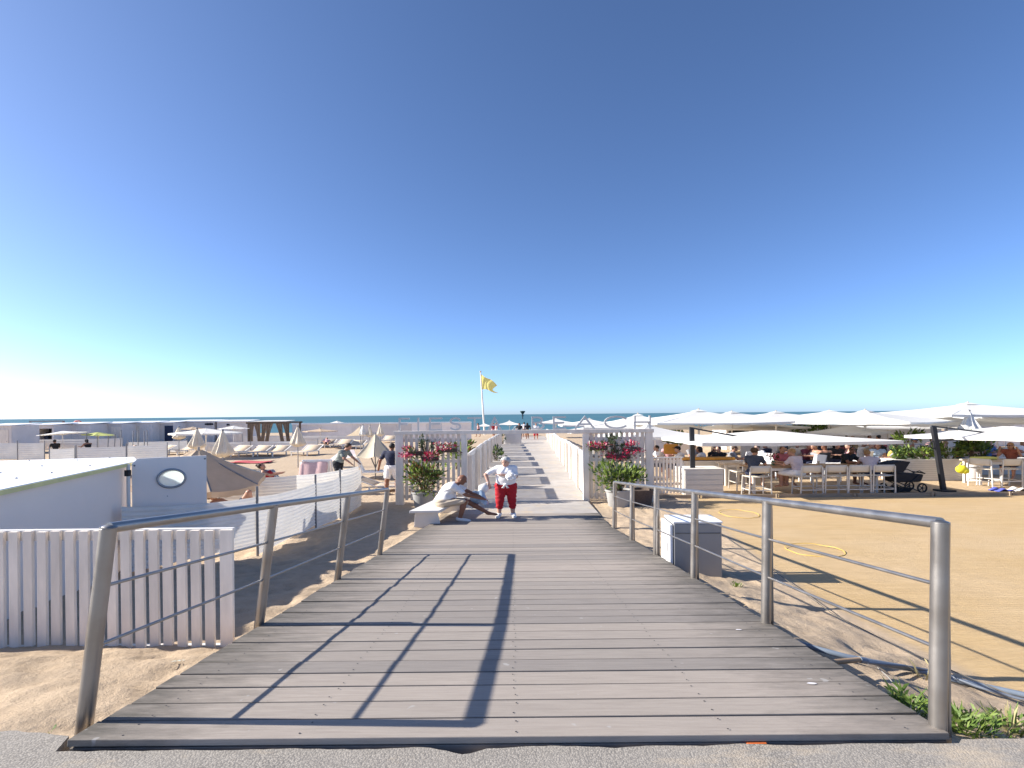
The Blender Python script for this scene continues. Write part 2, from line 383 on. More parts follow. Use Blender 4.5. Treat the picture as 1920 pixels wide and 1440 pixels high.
m, nt, b = base('sea_water'); sea_mat = m
wv = coords(nt, True, (1, .35, 1)); n1 = tex(nt, 'noise', .012, coords(nt, True, (.25, 1, 1)), 6, .6); n2 = tex(nt, 'noise', .5, wv, 6, .65)
c = mix_rgb(nt, ramp(nt, n1, [(.35, 0.0), (.65, 1.0)]), (.045, .125, .165), (.075, .175, .21))
c = mix_rgb(nt, ramp(nt, n2, [(.66, 0.0), (.74, .5)]), c, (.4, .45, .45))
nt.links.new(c, b.inputs['Base Color']); b.inputs['Roughness'].default_value = .55; b.inputs['Specular IOR Level'].default_value = .12
bump(nt, b, n2, .5, .3)
m, nt, b = base('pale_plastic_bag'); bag_mat = m
b.inputs['Base Color'].default_value = (.42, .55, .70, 1); b.inputs['Roughness'].default_value = .3; b.inputs['Transmission Weight'].default_value = .25
# ============================================================ SETTING
def axis(a, segs):
    out = [a]
    for b_, step in segs:
        n = max(1, round(abs(b_ - out[-1]) / step)); s0 = out[-1]
        out += [s0 + (b_ - s0) * i / n for i in range(1, n + 1)]
    return out
xs = axis(-900, [(-60, 120), (-14, 4), (-7.5, .4), (-2.2, .075), (2.2, .4), (7.5, .075), (14, .5), (60, 4), (900, 120)])
ys = axis(2.60, [(9.5, .075), (14, .15), (24, .6), (62, 3), (140, 6), (400, 65)])
vs = []
for y in ys:
    for x in xs:
        z = sand_h(x, y)
        if y < 30 and abs(x) < 16:
            q = Vector((x, y, 0))
            rough = 1.0 if x < 0 else 1 - sstep(court_x(y) - .5, court_x(y) + .1, x) * .9
            a = noise.noise(q * 1.1) * .04 + noise.noise(q * 3.3 + Vector((7, 1, 0))) * .035 + max(0, noise.noise(q * 5.5) - .1) * -.085 + noise.noise(q * 10) * .006
            z += a * rough * (1 if not (EDGE_L < x < EDGE_R) else .3)
        vs.append((x, y, z))
nx = len(xs); mb = MB()
mb.add(vs, [(j * nx + i, j * nx + i + 1, (j + 1) * nx + i + 1, (j + 1) * nx + i) for j in range(len(ys) - 1) for i in range(nx - 1)])
struct('sand_beach', mb, sand_mat, smooth=80)
mb = MB(); mb.add([(-30000, 95, -1.15), (30000, 95, -1.15), (30000, 40000, -1.15), (-30000, 40000, -1.15)], [(0, 1, 2, 3)])
struct('sea', mb, sea_mat)
# promenade with a ragged broken edge and a notch against the ramp
edge = []
x = -24.0
while x < 24:
    e = 2.578 + noise.noise(Vector((x * 3.1, 0, 0))) * .018 + noise.noise(Vector((x * 11, 3, 0))) * .010
    if -.42 < x < -.13: e -= .05 * (1 - abs((x + .275) / .145))
    if x < EDGE_L - .05: e += .12 + noise.noise(Vector((x * 1.3, 9, 0))) * .12
    if x > EDGE_R: e += .03
    edge.append((x, e)); x += .04 if abs(x) < 5 else .5
mb = MB(); n = len(edge)
top = [(x, e, 1.10) for x, e in edge]; low = [(x, e + .01, .3) for x, e in edge]; back = [(x, -14, 1.10) for x, e in edge]
mb.add(top + low + back, [(i, i + 1, n + i + 1, n + i)[::-1] for i in range(n - 1)] + [(2 * n + i, 2 * n + i + 1, i + 1, i) for i in range(n - 1)])
struct('promenade', mb, prom_mat)

# ramp: every board is its own piece
NB = 45; pitch = (DECK1 - DECK0) / NB
ramp_b = MB()
slope = math.atan2(Z1 - Z0, DECK1 - DECK0)
for sx_ in (-1, 1):
    a, b_ = (EDGE_L if sx_ < 0 else EDGE_R) - sx_ * .06, 0
    ramp_b.beam((a, DECK0 + .02, deckz(DECK0) - .11), (a, DECK1, deckz(DECK1) - .11), .09, .14)
for xx in (-1.1, 0, 1.1): ramp_b.beam((xx, DECK0 + .02, deckz(DECK0) - .12), (xx, DECK1, deckz(DECK1) - .12), .09, .14)
ramp_o = struct('boardwalk', ramp_b, timber)
for i in range(NB):
    y0 = DECK0 + i * pitch; yc = y0 + pitch / 2
    t = i / NB
    xl = lerp(-2.27, -2.15, t) + random.uniform(-.008, .008); xr = lerp(2.20, 2.33, t) + random.uniform(-.008, .008)
    R = Matrix.Rotation(slope, 3, 'X') @ Matrix.Rotation(random.uniform(-.0016, .0016), 3, 'Y')
    mb = MB(); gap = .013 if i % 3 else .017
    mb.box((0, 0, 0), (xr - xl, pitch - gap, .035), R)
    if i == 0: mb.box((0, -pitch / 2 + .028, -.045), (xr - xl - .02, .03, .06))
    o = mb.build('plank', deck_mat, ramp_o, bevel=.004)
    o.location = ((xl + xr) / 2, yc, deckz(yc) - .0175 + random.uniform(-.002, .002))

sc_b = MB()
for i in range(NB):
    yc = DECK0 + (i + .5) * pitch
    for xx in (-2.02, -1.1, 0.0, 1.1, 2.02):
        for dy in (-.055, .055):
            q = Vector((xx + random.uniform(-.012, .012), yc + dy + random.uniform(-.008, .008), deckz(yc + dy) + .0035))
            sc_b.add([q + Vector((.0055 * math.cos(k * PI / 3), .0055 * math.sin(k * PI / 3), .0005)) for k in range(6)], [tuple(range(6))])
tag(sc_b.build('screws', dark_metal, ramp_o), kind='stuff')
# flat walkway beyond the ramp, pale slabs between the two fences
def wl(y): return interp(y, [(12.2, -2.15), (14.2, -1.75), (15.9, -1.42), (50, -1.0), (64, -.9)])
def wr(y): return interp(y, [(12.2, 2.33), (16, 2.3), (50, 3.55), (64, 4.0)])
y = DECK1 + .004; k = 0
walk_b = MB(); walk_b.add([(wl(y) + .1, y, .012), (wr(y) - .1, y, .012), (wr(63) - .1, 63, .012), (wl(63) + .1, 63, .012)], [(0, 1, 2, 3)])
walk = struct('walkway', walk_b, timber)
while y < 62:
    L = .42 if y < 13.6 else (1.25 if y < 17 else 1.55)
    y1 = min(y + L, 62.5); mb = MB()
    mb.prism([(wl(y), y, .02), (wr(y), y, .02), (wr(y1 - .012), y1 - .012, .02), (wl(y1 - .012), y1 - .012, .02)], (0, 0, .06 + random.uniform(-.003, .003)))
    mb.build('slab', slab_mat if y > 13.6 else deck_mat, walk, bevel=.004)
    y = y1

# ============================================================ FOREGROUND
# steel handrails
def handrail(label, bases, lean, rails, plates):
    root = thing('handrail', label, 'handrail', bases[0], 0, 'steel handrails along the ramp')
    o0 = Vector(bases[0]); tops = []
    for bx, by, bz in bases:
        b0 = Vector((bx, by, bz)) - o0; h = 1.06
        t0 = b0 + Vector((lean * h, 0, h)); tops.append(t0)
        mb = MB(); mb.tube([b0 + Vector((-lean * .22, 0, -.22)), t0], .041, 16); mb.build('post', steel, root, smooth=40)
        if plates:
            mb = MB(); s = 1 if bx > 0 else -1
            mb.box(b0 + Vector((s * .062, .02, .36)), (.012, .05, 1.28)); mb.build('side_plate', steel, root, bevel=.002)
    mb = MB(); pts = [tops[0] + Vector((0, 0, -.008))] + tops[1:]
    mb.tube([p + Vector((0, 0, .0)) for p in pts], .030, 14); mb.ell(pts[0] + Vector((0, 0, .0)), (.042, .042, .018), 14, 6)
    mb.build('top_rail', steel, root, smooth=50)
    for h in rails:
        mb = MB(); mb.tube([t - Vector((lean * (1.06 - h), 0, 1.06 - h)) for t in tops], .0105, 8); mb.build('mid_rail', steel, root, smooth=50)
    return root
lb = [(-2.36, 2.83), (-2.27, 4.59), (-2.22, 6.5), (-2.18, 8.4)]
rb = [(2.20, 2.68), (2.20, 4.5), (2.23, 6.38), (2.25, 8.15), (2.26, 9.85), (2.35, 12.0)]
handrail('brushed steel handrail with four inward leaning posts beside the white picket fence', [(x, y, deckz(y)) for x, y in lb], .13, (.73, .40), False)
handrail('brushed steel handrail with six upright posts beside the raked sand court', [(x, y, deckz(y)) for x, y in rb], .022, (.73, .40), True)

# white picket fence at the left front
pf = thing('picket_fence', 'white wooden picket fence at the front behind the leaning steel handrail', 'fence', (-2.52, 4.61, .695)); pf.scale = (.9625, .9625, .9625)
for i in range(26):
    mb = MB(); w = .083 if i else .12
    xx = -.045 - i * .1295 - (0.0 if i == 0 else .03)
    hz = 1.105 + random.uniform(-.006, .006)
    mb.box((xx, random.uniform(-.004, .004), hz / 2 - .09), (w, .032, hz + .18), Matrix.Rotation(random.uniform(-.006, .006), 3, 'Y'))
    mb.build('slat', white_old, pf, bevel=.003)
mb = MB(); mb.box((-1.68, .045, 1.062), (3.36, .05, .10)); mb.build('top_rail', white, pf, bevel=.003)
mb = MB(); mb.box((-1.68, .042, -.02), (3.36, .045, .09)); mb.build('bottom_rail', white, pf, bevel=.003)

# beach hut with an open door, left
HZ = 2.0
def at_z(px, py, z): return G(px, py, z)
c0 = at_z(-150, 938, HZ); c1 = at_z(240, 868, HZ); c2 = at_z(283, 859, HZ)
dirw = (c1 - Vector((-5.47, 5.5, HZ))); 
ca = Vector((-5.35, 5.0, HZ)); cb = at_z(243, 868, HZ); cc = at_z(286, 858, HZ)
dn = (cb - ca).normalized(); side = Vector((-dn.y, dn.x, 0)); W = 6.5
hut = thing('beach_hut', 'large white beach hut with an open door that has a round window', 'hut', (ca.x, ca.y, 0))
o0 = Vector((ca.x, ca.y, 0))
mb = MB(); q = [ca, cb, cb + side * W, ca + side * W]
mb.prism([Vector((p.x, p.y, .05)) - o0 for p in q], (0, 0, HZ - .09)); mb.build('wall', mat('hut_wall_paint', (.91, .80, .71), .45, var=.03, vs=1.2), hut, bevel=.006)
ext = dn * (cc - cb).length
mb = MB(); q = [ca - dn * .1 - side * .07, cb + dn * .15 - side * .07, cb + ext + side * .35, cb + ext + side * W, ca + side * W - dn * .1]
mb.prism([p - o0 + Vector((0, 0, -.022)) for p in q], (0, 0, .045))
roof = mb.build('roof', mat('white_roof_sheet', (.86, .86, .86), .5, var=.03), hut, bevel=.004)
mb = MB(); mb.beam(q[0] - o0 + Vector((0, 0, -.012)) - side * .012, q[1] - o0 + Vector((0, 0, -.012)) - side * .012, .02, .05); mb.build('edge_trim', yellow_trim, roof)
for px, py in ((54, 864), (78, 874), (0, 887), (96, 887), (144, 863), (168, 873), (30, 897), (236, 861), (205, 859)):
    p = at_z(px, py, HZ + .026); mb = MB(); mb.lathe([(.001, .014), (.014, .011), (.02, 0)][::-1], 8, p - o0); mb.build('roof_bolt', mat('zinc_bolt', (.5, .5, .52), .4, .5), roof, smooth=50)
dl = P(247, 870, 8.55); dr = P(387, 854, 9.15)
e = Vector((dr.x - dl.x, dr.y - dl.y, 0)); DW = e.length; e.normalize(); en = Vector((e.y, -e.x, 0))
zb = .62
pc = dl + (dr - dl) * .515; ph = P(320, 897, lerp(8.55, 9.15, .515)).z; pc = Vector((pc.x, pc.y, ph)) - o0
def ringpts(ax, az, n=40): return [pc + en * .012 + e * (ax * math.cos(2 * PI * k / n)) + Vector((0, 0, az * math.sin(2 * PI * k / n))) for k in range(n)]
# door panel with a real opening for the round window
hole = [p - en * .012 for p in ringpts(.188, .146)]
corn = [Vector((dl.x, dl.y, zb)) - o0, Vector((dr.x, dr.y, zb + .06)) - o0, dr - o0, dl - o0]
def outer(p):                                # from the window centre out to the door edge
    d_ = p - pc; u0, v0 = d_.dot(e), d_.z; best = 9
    U0, U1 = (corn[0] - pc).dot(e), (corn[1] - pc).dot(e)
    t_ = min((U1 / u0 if u0 > 1e-6 else U0 / u0 if u0 < -1e-6 else 9), ((corn[2].z - pc.z) / v0 if v0 > 1e-6 else (zb - pc.z) / v0 if v0 < -1e-6 else 9))
    return pc + e * u0 * t_ + Vector((0, 0, v0 * t_))
n = len(hole); ou = [outer(p) for p in hole]; th = -en * .045
for c_ in corn:                              # snap the nearest outline point to each corner
    k_ = min(range(n), key=lambda i: (ou[i] - c_).length); ou[k_] = c_
mb = MB(); mb.add(hole + ou + [p + th for p in hole] + [p + th for p in ou],
    [f_ for i in range(n) for j in [(i + 1) % n] for f_ in ((i, n + i, n + j, j), (2 * n + j, 3 * n + j, 3 * n + i, 2 * n + i), (j, 2 * n + j, 2 * n + i, i), (n + i, 3 * n + i, 3 * n + j, n + j))])
door = mb.build('door', mat('hut_door_paint', (.90, .81, .74), .4, var=.03, vs=1.2), hut)
mb = MB(); mb.tube(ringpts(.198, .154) + [ringpts(.198, .154)[0]], .020, 8); wd = mb.build('porthole_frame', mat('porthole_rim', (.33, .34, .36), .35, .6), door, smooth=60)
mb = MB(); mb.prism([p - en * .035 for p in ringpts(.187, .145)], en * .006)
gm = mat('frosted_pane', (.80, .85, .84), .35, var=.04, transl=.75)
mb.build('porthole_pane', gm, door)
for px, py in ((252, 873), (384, 860), (313, 930)):
    pp = P(px, py, lerp(8.55, 9.15, (px - 247) / 140)) + en * .006 - o0; mb = MB(); mb.ell(pp, (.018, .01, .014), 8, 6); mb.build('door_screw', grey_metal, door)
hp = P(242, 870, 8.5); mb = MB(); mb.tube([Vector((hp.x, hp.y - .02, hp.z)) - o0, Vector((hp.x, hp.y - .02, .6)) - o0], .028, 10); mb.build('hinge_post', white, hut, smooth=50)
for zz in (1.86, 1.2, .72):
    mb = MB(); mb.box(Vector((hp.x, hp.y - .03, zz)) - o0, (.075, .06, .10)); mb.build('hinge', dark_metal if zz > 1.5 else grey_metal, hut, bevel=.004)

# fabric wind screens
def windscreen(label, pts, hs, pole_top=.12, cloth=screen_cloth, group='fabric wind screens on the sand', ribs=13, sag=.05, poles=None, zs=None, pm=None):
    root = thing('windscreen', label, 'windscreen', (pts[0][0], pts[0][1], 0), 0, group); o0 = Vector((pts[0][0], pts[0][1], 0))
    for i in range(len(pts) - 1):
        a, b_ = Vector((*pts[i], 0)) - o0, Vector((*pts[i + 1], 0)) - o0; L = (b_ - a).length; nrm = Vector((b_.y - a.y, a.x - b_.x, 0)).normalized()
        mb = MB(); nv = ribs * 4
        def fn(u, v, a=a, b_=b_, i=i, nrm=nrm, L=L):
            h = lerp(hs[i], hs[i + 1], u) - sag * 4 * u * (1 - u)
            z0 = sand_h(pts[i][0], pts[i][1]) + .03
            w = .0085 * math.sin(v * ribs * 2 * PI) + .05 * math.sin(u * PI) * math.sin(v * PI) + .012 * math.sin(u * 9 + v * 5 + i)
            return a.lerp(b_, u) + nrm * w + Vector((0, 0, z0 + v * (h - z0)))
        mb.grid(fn, 12, nv); mb.build('cloth', cloth, root, smooth=80)
    for i, p in enumerate(pts):
        if poles is not None and i not in poles: continue
        q_ = Vector((*p, 0)) - o0; mb = MB(); mb.tube([q_ + Vector((0, -.02, -.25)), q_ + Vector((0, -.02, hs[i] + pole_top))], .026, 8)
        mb.build('pole', pm or grey_metal, root, smooth=50)
    return root
def xy(px, py, z): g = G(px, py, z); return (g.x, g.y)
A = [tuple(P(228, 949, 8.1).xy), tuple(P(483, 931, 9.9).xy), xy(592, 905, 1.15), xy(638, 893, 1.15), xy(677, 879, 1.15)]
windscreen('long white striped wind screen running along the left side of the ramp', A, [1.37, 1.23, 1.15, 1.15, 1.15], .20, poles=(1, 2, 3))
B = [xy(411, 894, 1.15), xy(556, 891, 1.15), xy(672, 874, 1.15)]
windscreen('short white wind screen closing the pitch behind the long one', B, [1.15] * 3, .0, poles=(0,))
# cabinet
cab = thing('cabinet', 'white metal cabinet with shade-grey front standing in the sand beside the ramp', 'cabinet', (2.715, 7.80, .16), math.radians(-2))
cw, cd, ch = .70, .50, .98
cabm = mat('enamel_cabinet', (.60, .61, .62), .35, var=.04); cab_shade = mat('shaded_cabinet_front', (.30, .30, .305), .45, .3, var=.05)  # shade painted into the grey body colour; lit door and top stay white
mb = MB(); mb.box((0, 0, ch / 2), (cw, cd, ch)); mb.build('body', cab_shade, cab, bevel=.015)
mb = MB(); mb.box((-cw / 2 - .035, 0, ch / 2 + .01), (.05, cd - .01, ch - .05)); dd = mb.build('door', white_gloss, cab, bevel=.012)
mb = MB(); mb.box((-cw / 2 - .003, 0, ch / 2), (.012, cd - .03, ch - .04)); mb.build('seal', black_rubber, dd)
mb = MB(); mb.box((0, 0, ch + .016), (cw + .02, cd + .02, .032)); mb.build('top', white_gloss, cab, bevel=.01)
mb = MB(); mb.box((0, -cd / 2 - .004, ch - .14), (cw - .05, .008, .006)); mb.build('seam', black_rubber, cab)
for k in range(5):
    mb = MB(); mb.box((cw * .22, -cd / 2 - .003, .10 + k * .022), (.16, .008, .009)); mb.build('vent_slot', black_rubber, cab)
mb = MB(); mb.box((-cw / 2 - .062, -cd * .30, ch * .62), (.012, .03, .14)); mb.build('door_handle', grey_metal, dd, bevel=.004)
for k in range(2):
    mb = MB(); mb.box((-cw / 2 - .012, cd / 2 - .01, .18 + k * .62), (.05, .03, .07)); mb.build('hinge', grey_metal, cab, bevel=.004)
# hoses and bits on the sand at the right
def on_sand(px, py, dz=.02):
    z = 0.5
    for _ in range(12):
        g = G(px, py, z); z = lerp(z, sand_h(g.x, g.y) + dz, .7)
    return G(px, py, z)
hose = mat('blue_grey_hose', (.17, .21, .27), .4, var=.15); tanp = mat('tan_pipe', (.40, .27, .16), .6, var=.15)
pts = [on_sand(*p, .03) for p in ((1470, 1198), (1530, 1216), (1590, 1232), (1640, 1242), (1700, 1252), (1760, 1268), (1820, 1282), (1880, 1294), (1960, 1312))]
mb = MB(); mb.tube(pts, .022, 10); tag(mb.build('hose', hose, smooth=60), 'thick blue grey hose lying across the sand behind the right front post', 'hose')
pts = [on_sand(*p, .05) for p in ((1610, 1236), (1680, 1243), (1745, 1254), (1810, 1279), (1870, 1297), (1960, 1320))]
mb = MB(); mb.tube([p + Vector((.03, -.06, 0)) for p in pts], .012, 8); tag(mb.build('hose', mat('slate_hose', (.12, .14, .18), .4), smooth=60), 'thin dark hose running beside the thick blue grey hose', 'hose')
t = thing('pipe', 'short tan pipe with an open rusty end poking over the ramp edge', 'pipe', P(1545, 1243, 3.9))
pa, pb = Vector((0, 0, 0)), P(1612, 1237, 4.02) - t.location
mb = MB(); mb.tube([pa, pb], .019, 12); mb.build('tube', tanp, t, smooth=50)
mb = MB()
for k in range(14):
    a0 = 2 * PI * k / 14; a1 = 2 * PI * (k + 1) / 14
    mb.add([Vector((-.03, -.012, 0)) + Vector((0, math.cos(a) * r, math.sin(a) * r)) + Vector((xx, 0, 0)) for a in (a0, a1) for r, xx in ((.032, 0), (.02, -.008), (.032, .05))], [(0, 1, 4, 3), (0, 3, 5, 2)])
mb.tube([(-.03, -.012, 0), (.03, -.006, 0)], .012, 10, mi=1); mb.build('end_collar', [rust, black_rubber], t)
mb = MB(); mb.tube([pb, pb + Vector((.06, .01, -.015))], .024, 10); mb.build('coupling', hose, t, smooth=50)
pts = [on_sand(*p, .06) for p in ((1640, 1304), (1662, 1305), (1676, 1303), (1690, 1297))]
mb = MB(); mb.tube(pts, .009, 6); tag(mb.build('strap', mat('yellow_strap', (.62, .50, .18), .7)), 'yellow strap end lying in the shade beside the ramp', 'strap')
pts = [on_sand(*p, .05) for p in ((1646, 1252), (1666, 1270), (1684, 1292), (1696, 1308))]
mb = MB(); mb.tube(pts, .004, 5); tag(mb.build('string', mat('grey_string', (.3, .29, .27), .8)), 'thin grey string hanging from the pipe towards the weeds', 'string')
for pp, lab, nm in ((((1330, 986), (1440, 1062), (1560, 1150), (1700, 1222), (1960, 1330)), 'taut grey boundary line of the raked sand court nearest the ramp', .005),):
    pts = [on_sand(*q, .05) for q in pp]; mb = MB(); mb.tube(pts, nm, 6); tag(mb.build('boundary_line', mat('grey_cord', (.10, .09, .08), .8)), lab, 'line')
def hoop(cx, cy, rx, ry, label):
    c = on_sand(cx, cy, .02); l_ = on_sand(cx - rx, cy, .02); n_ = on_sand(cx, cy + ry, .02)
    a, b_ = (c - l_).length, (c - n_).length
    pts = [Vector((c.x + a * math.cos(2 * PI * k / 40), c.y + b_ * math.sin(2 * PI * k / 40), c.z + .006 * math.sin(k))) for k in range(41)]
    mb = MB(); mb.tube(pts, .006, 6); tag(mb.build('hoop', mat('yellow_hoop', (.66, .45, .09), .6)), label, 'hoop', 'yellow hoops on the court')
hoop(1527, 1031, 50, 10, 'yellow hoop lying on the raked sand behind the right handrail')
hoop(1385, 963, 34, 7, 'small yellow hoop lying on the court above the white cabinet')
# weeds
def blades(c, n, hgt, spread, mats, label, name='weed', wid=.0065, lean=.5, group=None):
    mb = MB(); c = Vector(c)
    for i in range(n):
        a = random.uniform(0, 2 * PI); r = spread * random.random() ** .7; b0 = Vector((math.cos(a) * r, math.sin(a) * r, -.02))
        d = Vector((math.cos(a) * lean + random.uniform(-.3, .3), math.sin(a) * lean + random.uniform(-.3, .3), 1)).normalized()
        L = hgt * random.uniform(.45, 1.1); wv_ = Vector((-d.y, d.x, 0)).normalized() * wid * random.uniform(.6, 1.4)
        if wv_.length < 1e-5: wv_ = Vector((wid, 0, 0))
        m1 = b0 + d * L * .55; tip = b0 + d * L * .9 + Vector((d.x, d.y, -.25)) * L * .3
        mi = 0 if random.random() < .72 else 1
        mb.add([b0 - wv_ * .6, b0 + wv_ * .6, m1 + wv_, m1 - wv_, tip], [(0, 1, 2, 3), (3, 2, 4)], mi)
        if random.random() < .6:
            for s in (-1, 1):
                q = b0 + d * L * random.uniform(.3, .7); o2 = (wv_.normalized() * s + d * .7).normalized() * L * .3
                mb.add([q, q + o2 * .5 + d * .012, q + o2, q + o2 * .5 - d * .012], [(0, 1, 2, 3)], mi)
    o = mb.build(name, mats); o.location = c; return tag(o, label, 'weed', group)
for (px, py, n, h, sp, lab) in ((1705, 1335, 46, .22, .08, 'green weed tuft growing against the ramp edge left of the steel post'),
                                (1795, 1365, 85, .21, .14, 'dense green weeds at the foot of the right front post'),
                                (1848, 1380, 46, .14, .12, 'low weeds between the post and the bushy clump at the promenade edge'),
                                (1890, 1372, 60, .23, .08, 'tall weed clump with dry tips at the right corner'),
                                (1380, 1098, 26, .10, .07, 'small green weed growing beside the cabinet')):
    p = on_sand(px, py, 0.0)
    if px < 1400: p = on_sand(px, py, 0)
    blades(p, n, h, sp, [leaf_weed, dry_weed if px > 1800 else leaf_green], lab, group='weeds in the sand')
blades(on_sand(1735, 1275, 0), 14, .20, .05, [dry_weed, dry_weed], 'wispy dry grass stalk beside the right front post')
blades(G(88, 1368, 1.09), 14, .03, .05, [leaf_weed, dry_weed], 'tiny green weed in the left joint between ramp and promenade')
# scraps
mb = MB(); mb.box((0, 0, 0), (.10, .02, .006)); o = mb.build('scrap', mat('orange_scrap', (.7, .17, .05), .6), bevel=.002); o.location = G(1418, 1393, 1.09); tag(o, 'orange scrap of plastic in the joint in front of the ramp', 'scrap')
mb = MB()
for k in range(4): mb.add([Vector((.03 * k + random.uniform(0, .05), random.uniform(0, .03), .004 + .004 * k)) for _ in range(4)], [(0, 1, 2, 3)])
o = mb.build('wrapper', mat('pale_wrapper', (.5, .6, .55), .4)); o.location = on_sand(315, 1243, .01); tag(o, 'pale crumpled wrapper on the sand in front of the picket fence', 'litter')
for px, py, lab in ((1384, 1188, 'small white droppings spot on the ramp near the second right post'), (1522, 1292, 'long white smear on the ramp boards near the pipe')):
    d_ = 508 * 2.6 / (py - 880); g = P(px, py, d_); mb = MB(); mb.add([Vector((.03 * math.cos(k * .628) * random.uniform(.6, 1.2), .014 * math.sin(k * .628) * random.uniform(.6, 1.2), 0)) for k in range(10)], [tuple(range(10))])
    o = mb.build('smear', mat('chalk_white', (.62, .6, .62), .8)); o.location = (g.x, g.y, deckz(g.y) + .006); o.rotation_euler = (slope, 0, 0); tag(o, lab, 'smear')
# ============================================================ GATE WITH LETTERS
GD = 16.1
GATE_ = 1
gate = thing('entrance_gate', 'white wooden entrance gate with two trellises and thin letters along its beam', 'gate', (0, GD, 0))
go = Vector((0, GD, 0))
def gp(px, py, dy=0.0): return P(px, py, GD + dy) - go
gz0 = 0.06
def gx(px): return gp(px, 860).x
BT = gp(980, 806).z; BB = gp(980, 813).z
for a, b_ in ((742, 757), (865, 876), (1093, 1104), (1210, 1223)):
    x0, x1 = gx(a), gx(b_); mb = MB(); mb.box(((x0 + x1) / 2, 0, (BB + gz0 - .1) / 2), (x1 - x0, .16, BB - gz0 + .1)); mb.build('post', white_old, gate, bevel=.005)
mb = MB(); mb.box(((gx(739) + gx(1225)) / 2, 0, (BT + BB) / 2), (gx(1225) - gx(739), .20, BT - BB - .004)); mb.build('beam', white_old, gate, bevel=.005)
for a, b_ in ((757, 865), (1104, 1210)):
    x0, x1 = gx(a), gx(b_); n = 11
    for i in range(n):
        xx = lerp(x0, x1, (i + .5) / n); mb = MB(); mb.box((xx, .02, (BB + gz0) / 2 + .03), ((x1 - x0) / n * .58, .03, BB - gz0 - .04)); mb.build('slat', white_old, gate, bevel=.003)
    for z in (.22, 1.32, 1.98):
        mb = MB(); mb.box(((x0 + x1) / 2, .06, z), (x1 - x0, .04, .10)); mb.build('cross_rail', white_old, gate)
# letters: bars of square section
letter_m = mat('letter_metal', (.62, .60, .57), .5, .2, var=.05)
LZ0, LH = BT, .415
def arc(cx, cz, rx, rz, a0, a1, n=14): return [(cx + rx * math.cos(math.radians(lerp(a0, a1, k / n))), cz + rz * math.sin(math.radians(lerp(a0, a1, k / n)))) for k in range(n + 1)]
GLY = {'F': [[(0, 0), (0, 1)], [(0, 1), (1, 1)], [(0, .52), (.8, .52)]], 'I': [[(.5, 0), (.5, 1)]],
       'E': [[(0, 0), (0, 1)], [(0, 1), (1, 1)], [(0, .52), (.85, .52)], [(0, 0), (1, 0)]],
       'S': [arc(.5, .75, .45, .25, 30, 270) + arc(.5, .25, .48, .25, 90, -150)], 'T': [[(.5, 0), (.5, 1)], [(0, 1), (1, 1)]],
       'A': [[(0, 0), (.5, 1)], [(.5, 1), (1, 0)], [(.2, .36), (.8, .36)]],
       'B': [[(0, 0), (0, 1)], [(0, 1), (.45, 1)] + arc(.45, .77, .40, .23, 90, -90) + [(0, .54)], [(.45, .54)] + arc(.5, .27, .48, .27, 90, -90) + [(0, 0)]],
       'C': [arc(.55, .5, .55, .5, 42, 318, 22)], 'H': [[(0, 0), (0, 1)], [(1, 0), (1, 1)], [(0, .5), (1, .5)]]}
for ch_, a, b_ in (('F', 748, 769), ('I', 779, 791), ('E', 805, 830), ('S', 843, 866), ('T', 877, 904), ('A', 915, 941),
                   ('B', 997, 1022), ('E', 1037, 1062), ('A', 1078, 1116), ('C', 1133, 1177), ('H', 1189, 1221)):
    x0, x1 = gx(a), gx(b_); w = .062; mb = MB()
    for st in GLY[ch_]:
        q = [Vector((x0 + w / 2 + u * (x1 - x0 - w), 0, LZ0 + w / 2 + v * (LH - w))) for u, v in st]
        for p_, r_ in zip(q, q[1:]):
            d_ = (r_ - p_).normalized() * w * .45; mb.beam(p_ - d_, r_ + d_, w * .86, .07 + random.uniform(-.003, .003), up=(0, 1, 0))
    mb.build('letter', letter_m, gate)

# fences along the walkway: solid front boards, sun leaks through the slat gaps
def panel_fence(label, x_at, d0, d1, plen, gap, htop, slat, pitch, group):
    root = thing('walkway_fence', label, 'fence', (x_at(d0), d0, .05), 0, group); o0 = Vector((x_at(d0), d0, .05)); y = d0; k = 0
    while y < d1 - .3:
        y1 = min(y + plen, d1); a, b_ = Vector((x_at(y), y, .05)) - o0, Vector((x_at(y1), y1, .05)) - o0; h = htop(y)
        L = (b_ - a).length; n = max(2, int(L / pitch)); d_ = (b_ - a).normalized()
        mb = MB()
        for i in range(n):
            c = a + d_ * (L * (i + .5) / n); mb.box(c + Vector((0, 0, h * .5 - .02)), (.03, slat, h - .10))
        mb.build('slat_panel', fence_white, root)
        mb = MB(); mb.beam(a + Vector((0, 0, h)), b_ + Vector((0, 0, h)), (.07), .15, up=(0, 0, 1)); mb.build('top_rail', fence_white, root, bevel=.004)
        for q in (a, b_):
            mb = MB(); mb.box(q + Vector((0, 0, h / 2 - .03)), (.22, .11, h + .10)); mb.build('post', white_old, root)
        y = y1 + gap; k += 1
    return root
panel_fence('white slatted fence with sunny gaps along the left side of the walkway', lambda y: wl(y) + .02, 16.35, 46, 2.35, 1.1, lambda y: interp(y, [(16, 1.42), (22, 1.40), (46, 1.0)]), .11, .20, 'white fences along the walkway')
panel_fence('white boarded fence stepping along the right side of the walkway', lambda y: wr(y) + .02 + .03 * math.sin(y * 1.7), 16.35, 55, 2.4, .22, lambda y: interp(y, [(16, 1.36), (55, 1.1)]) + .06 * math.sin(y * 2.1), .12, .19, 'white fences along the walkway')
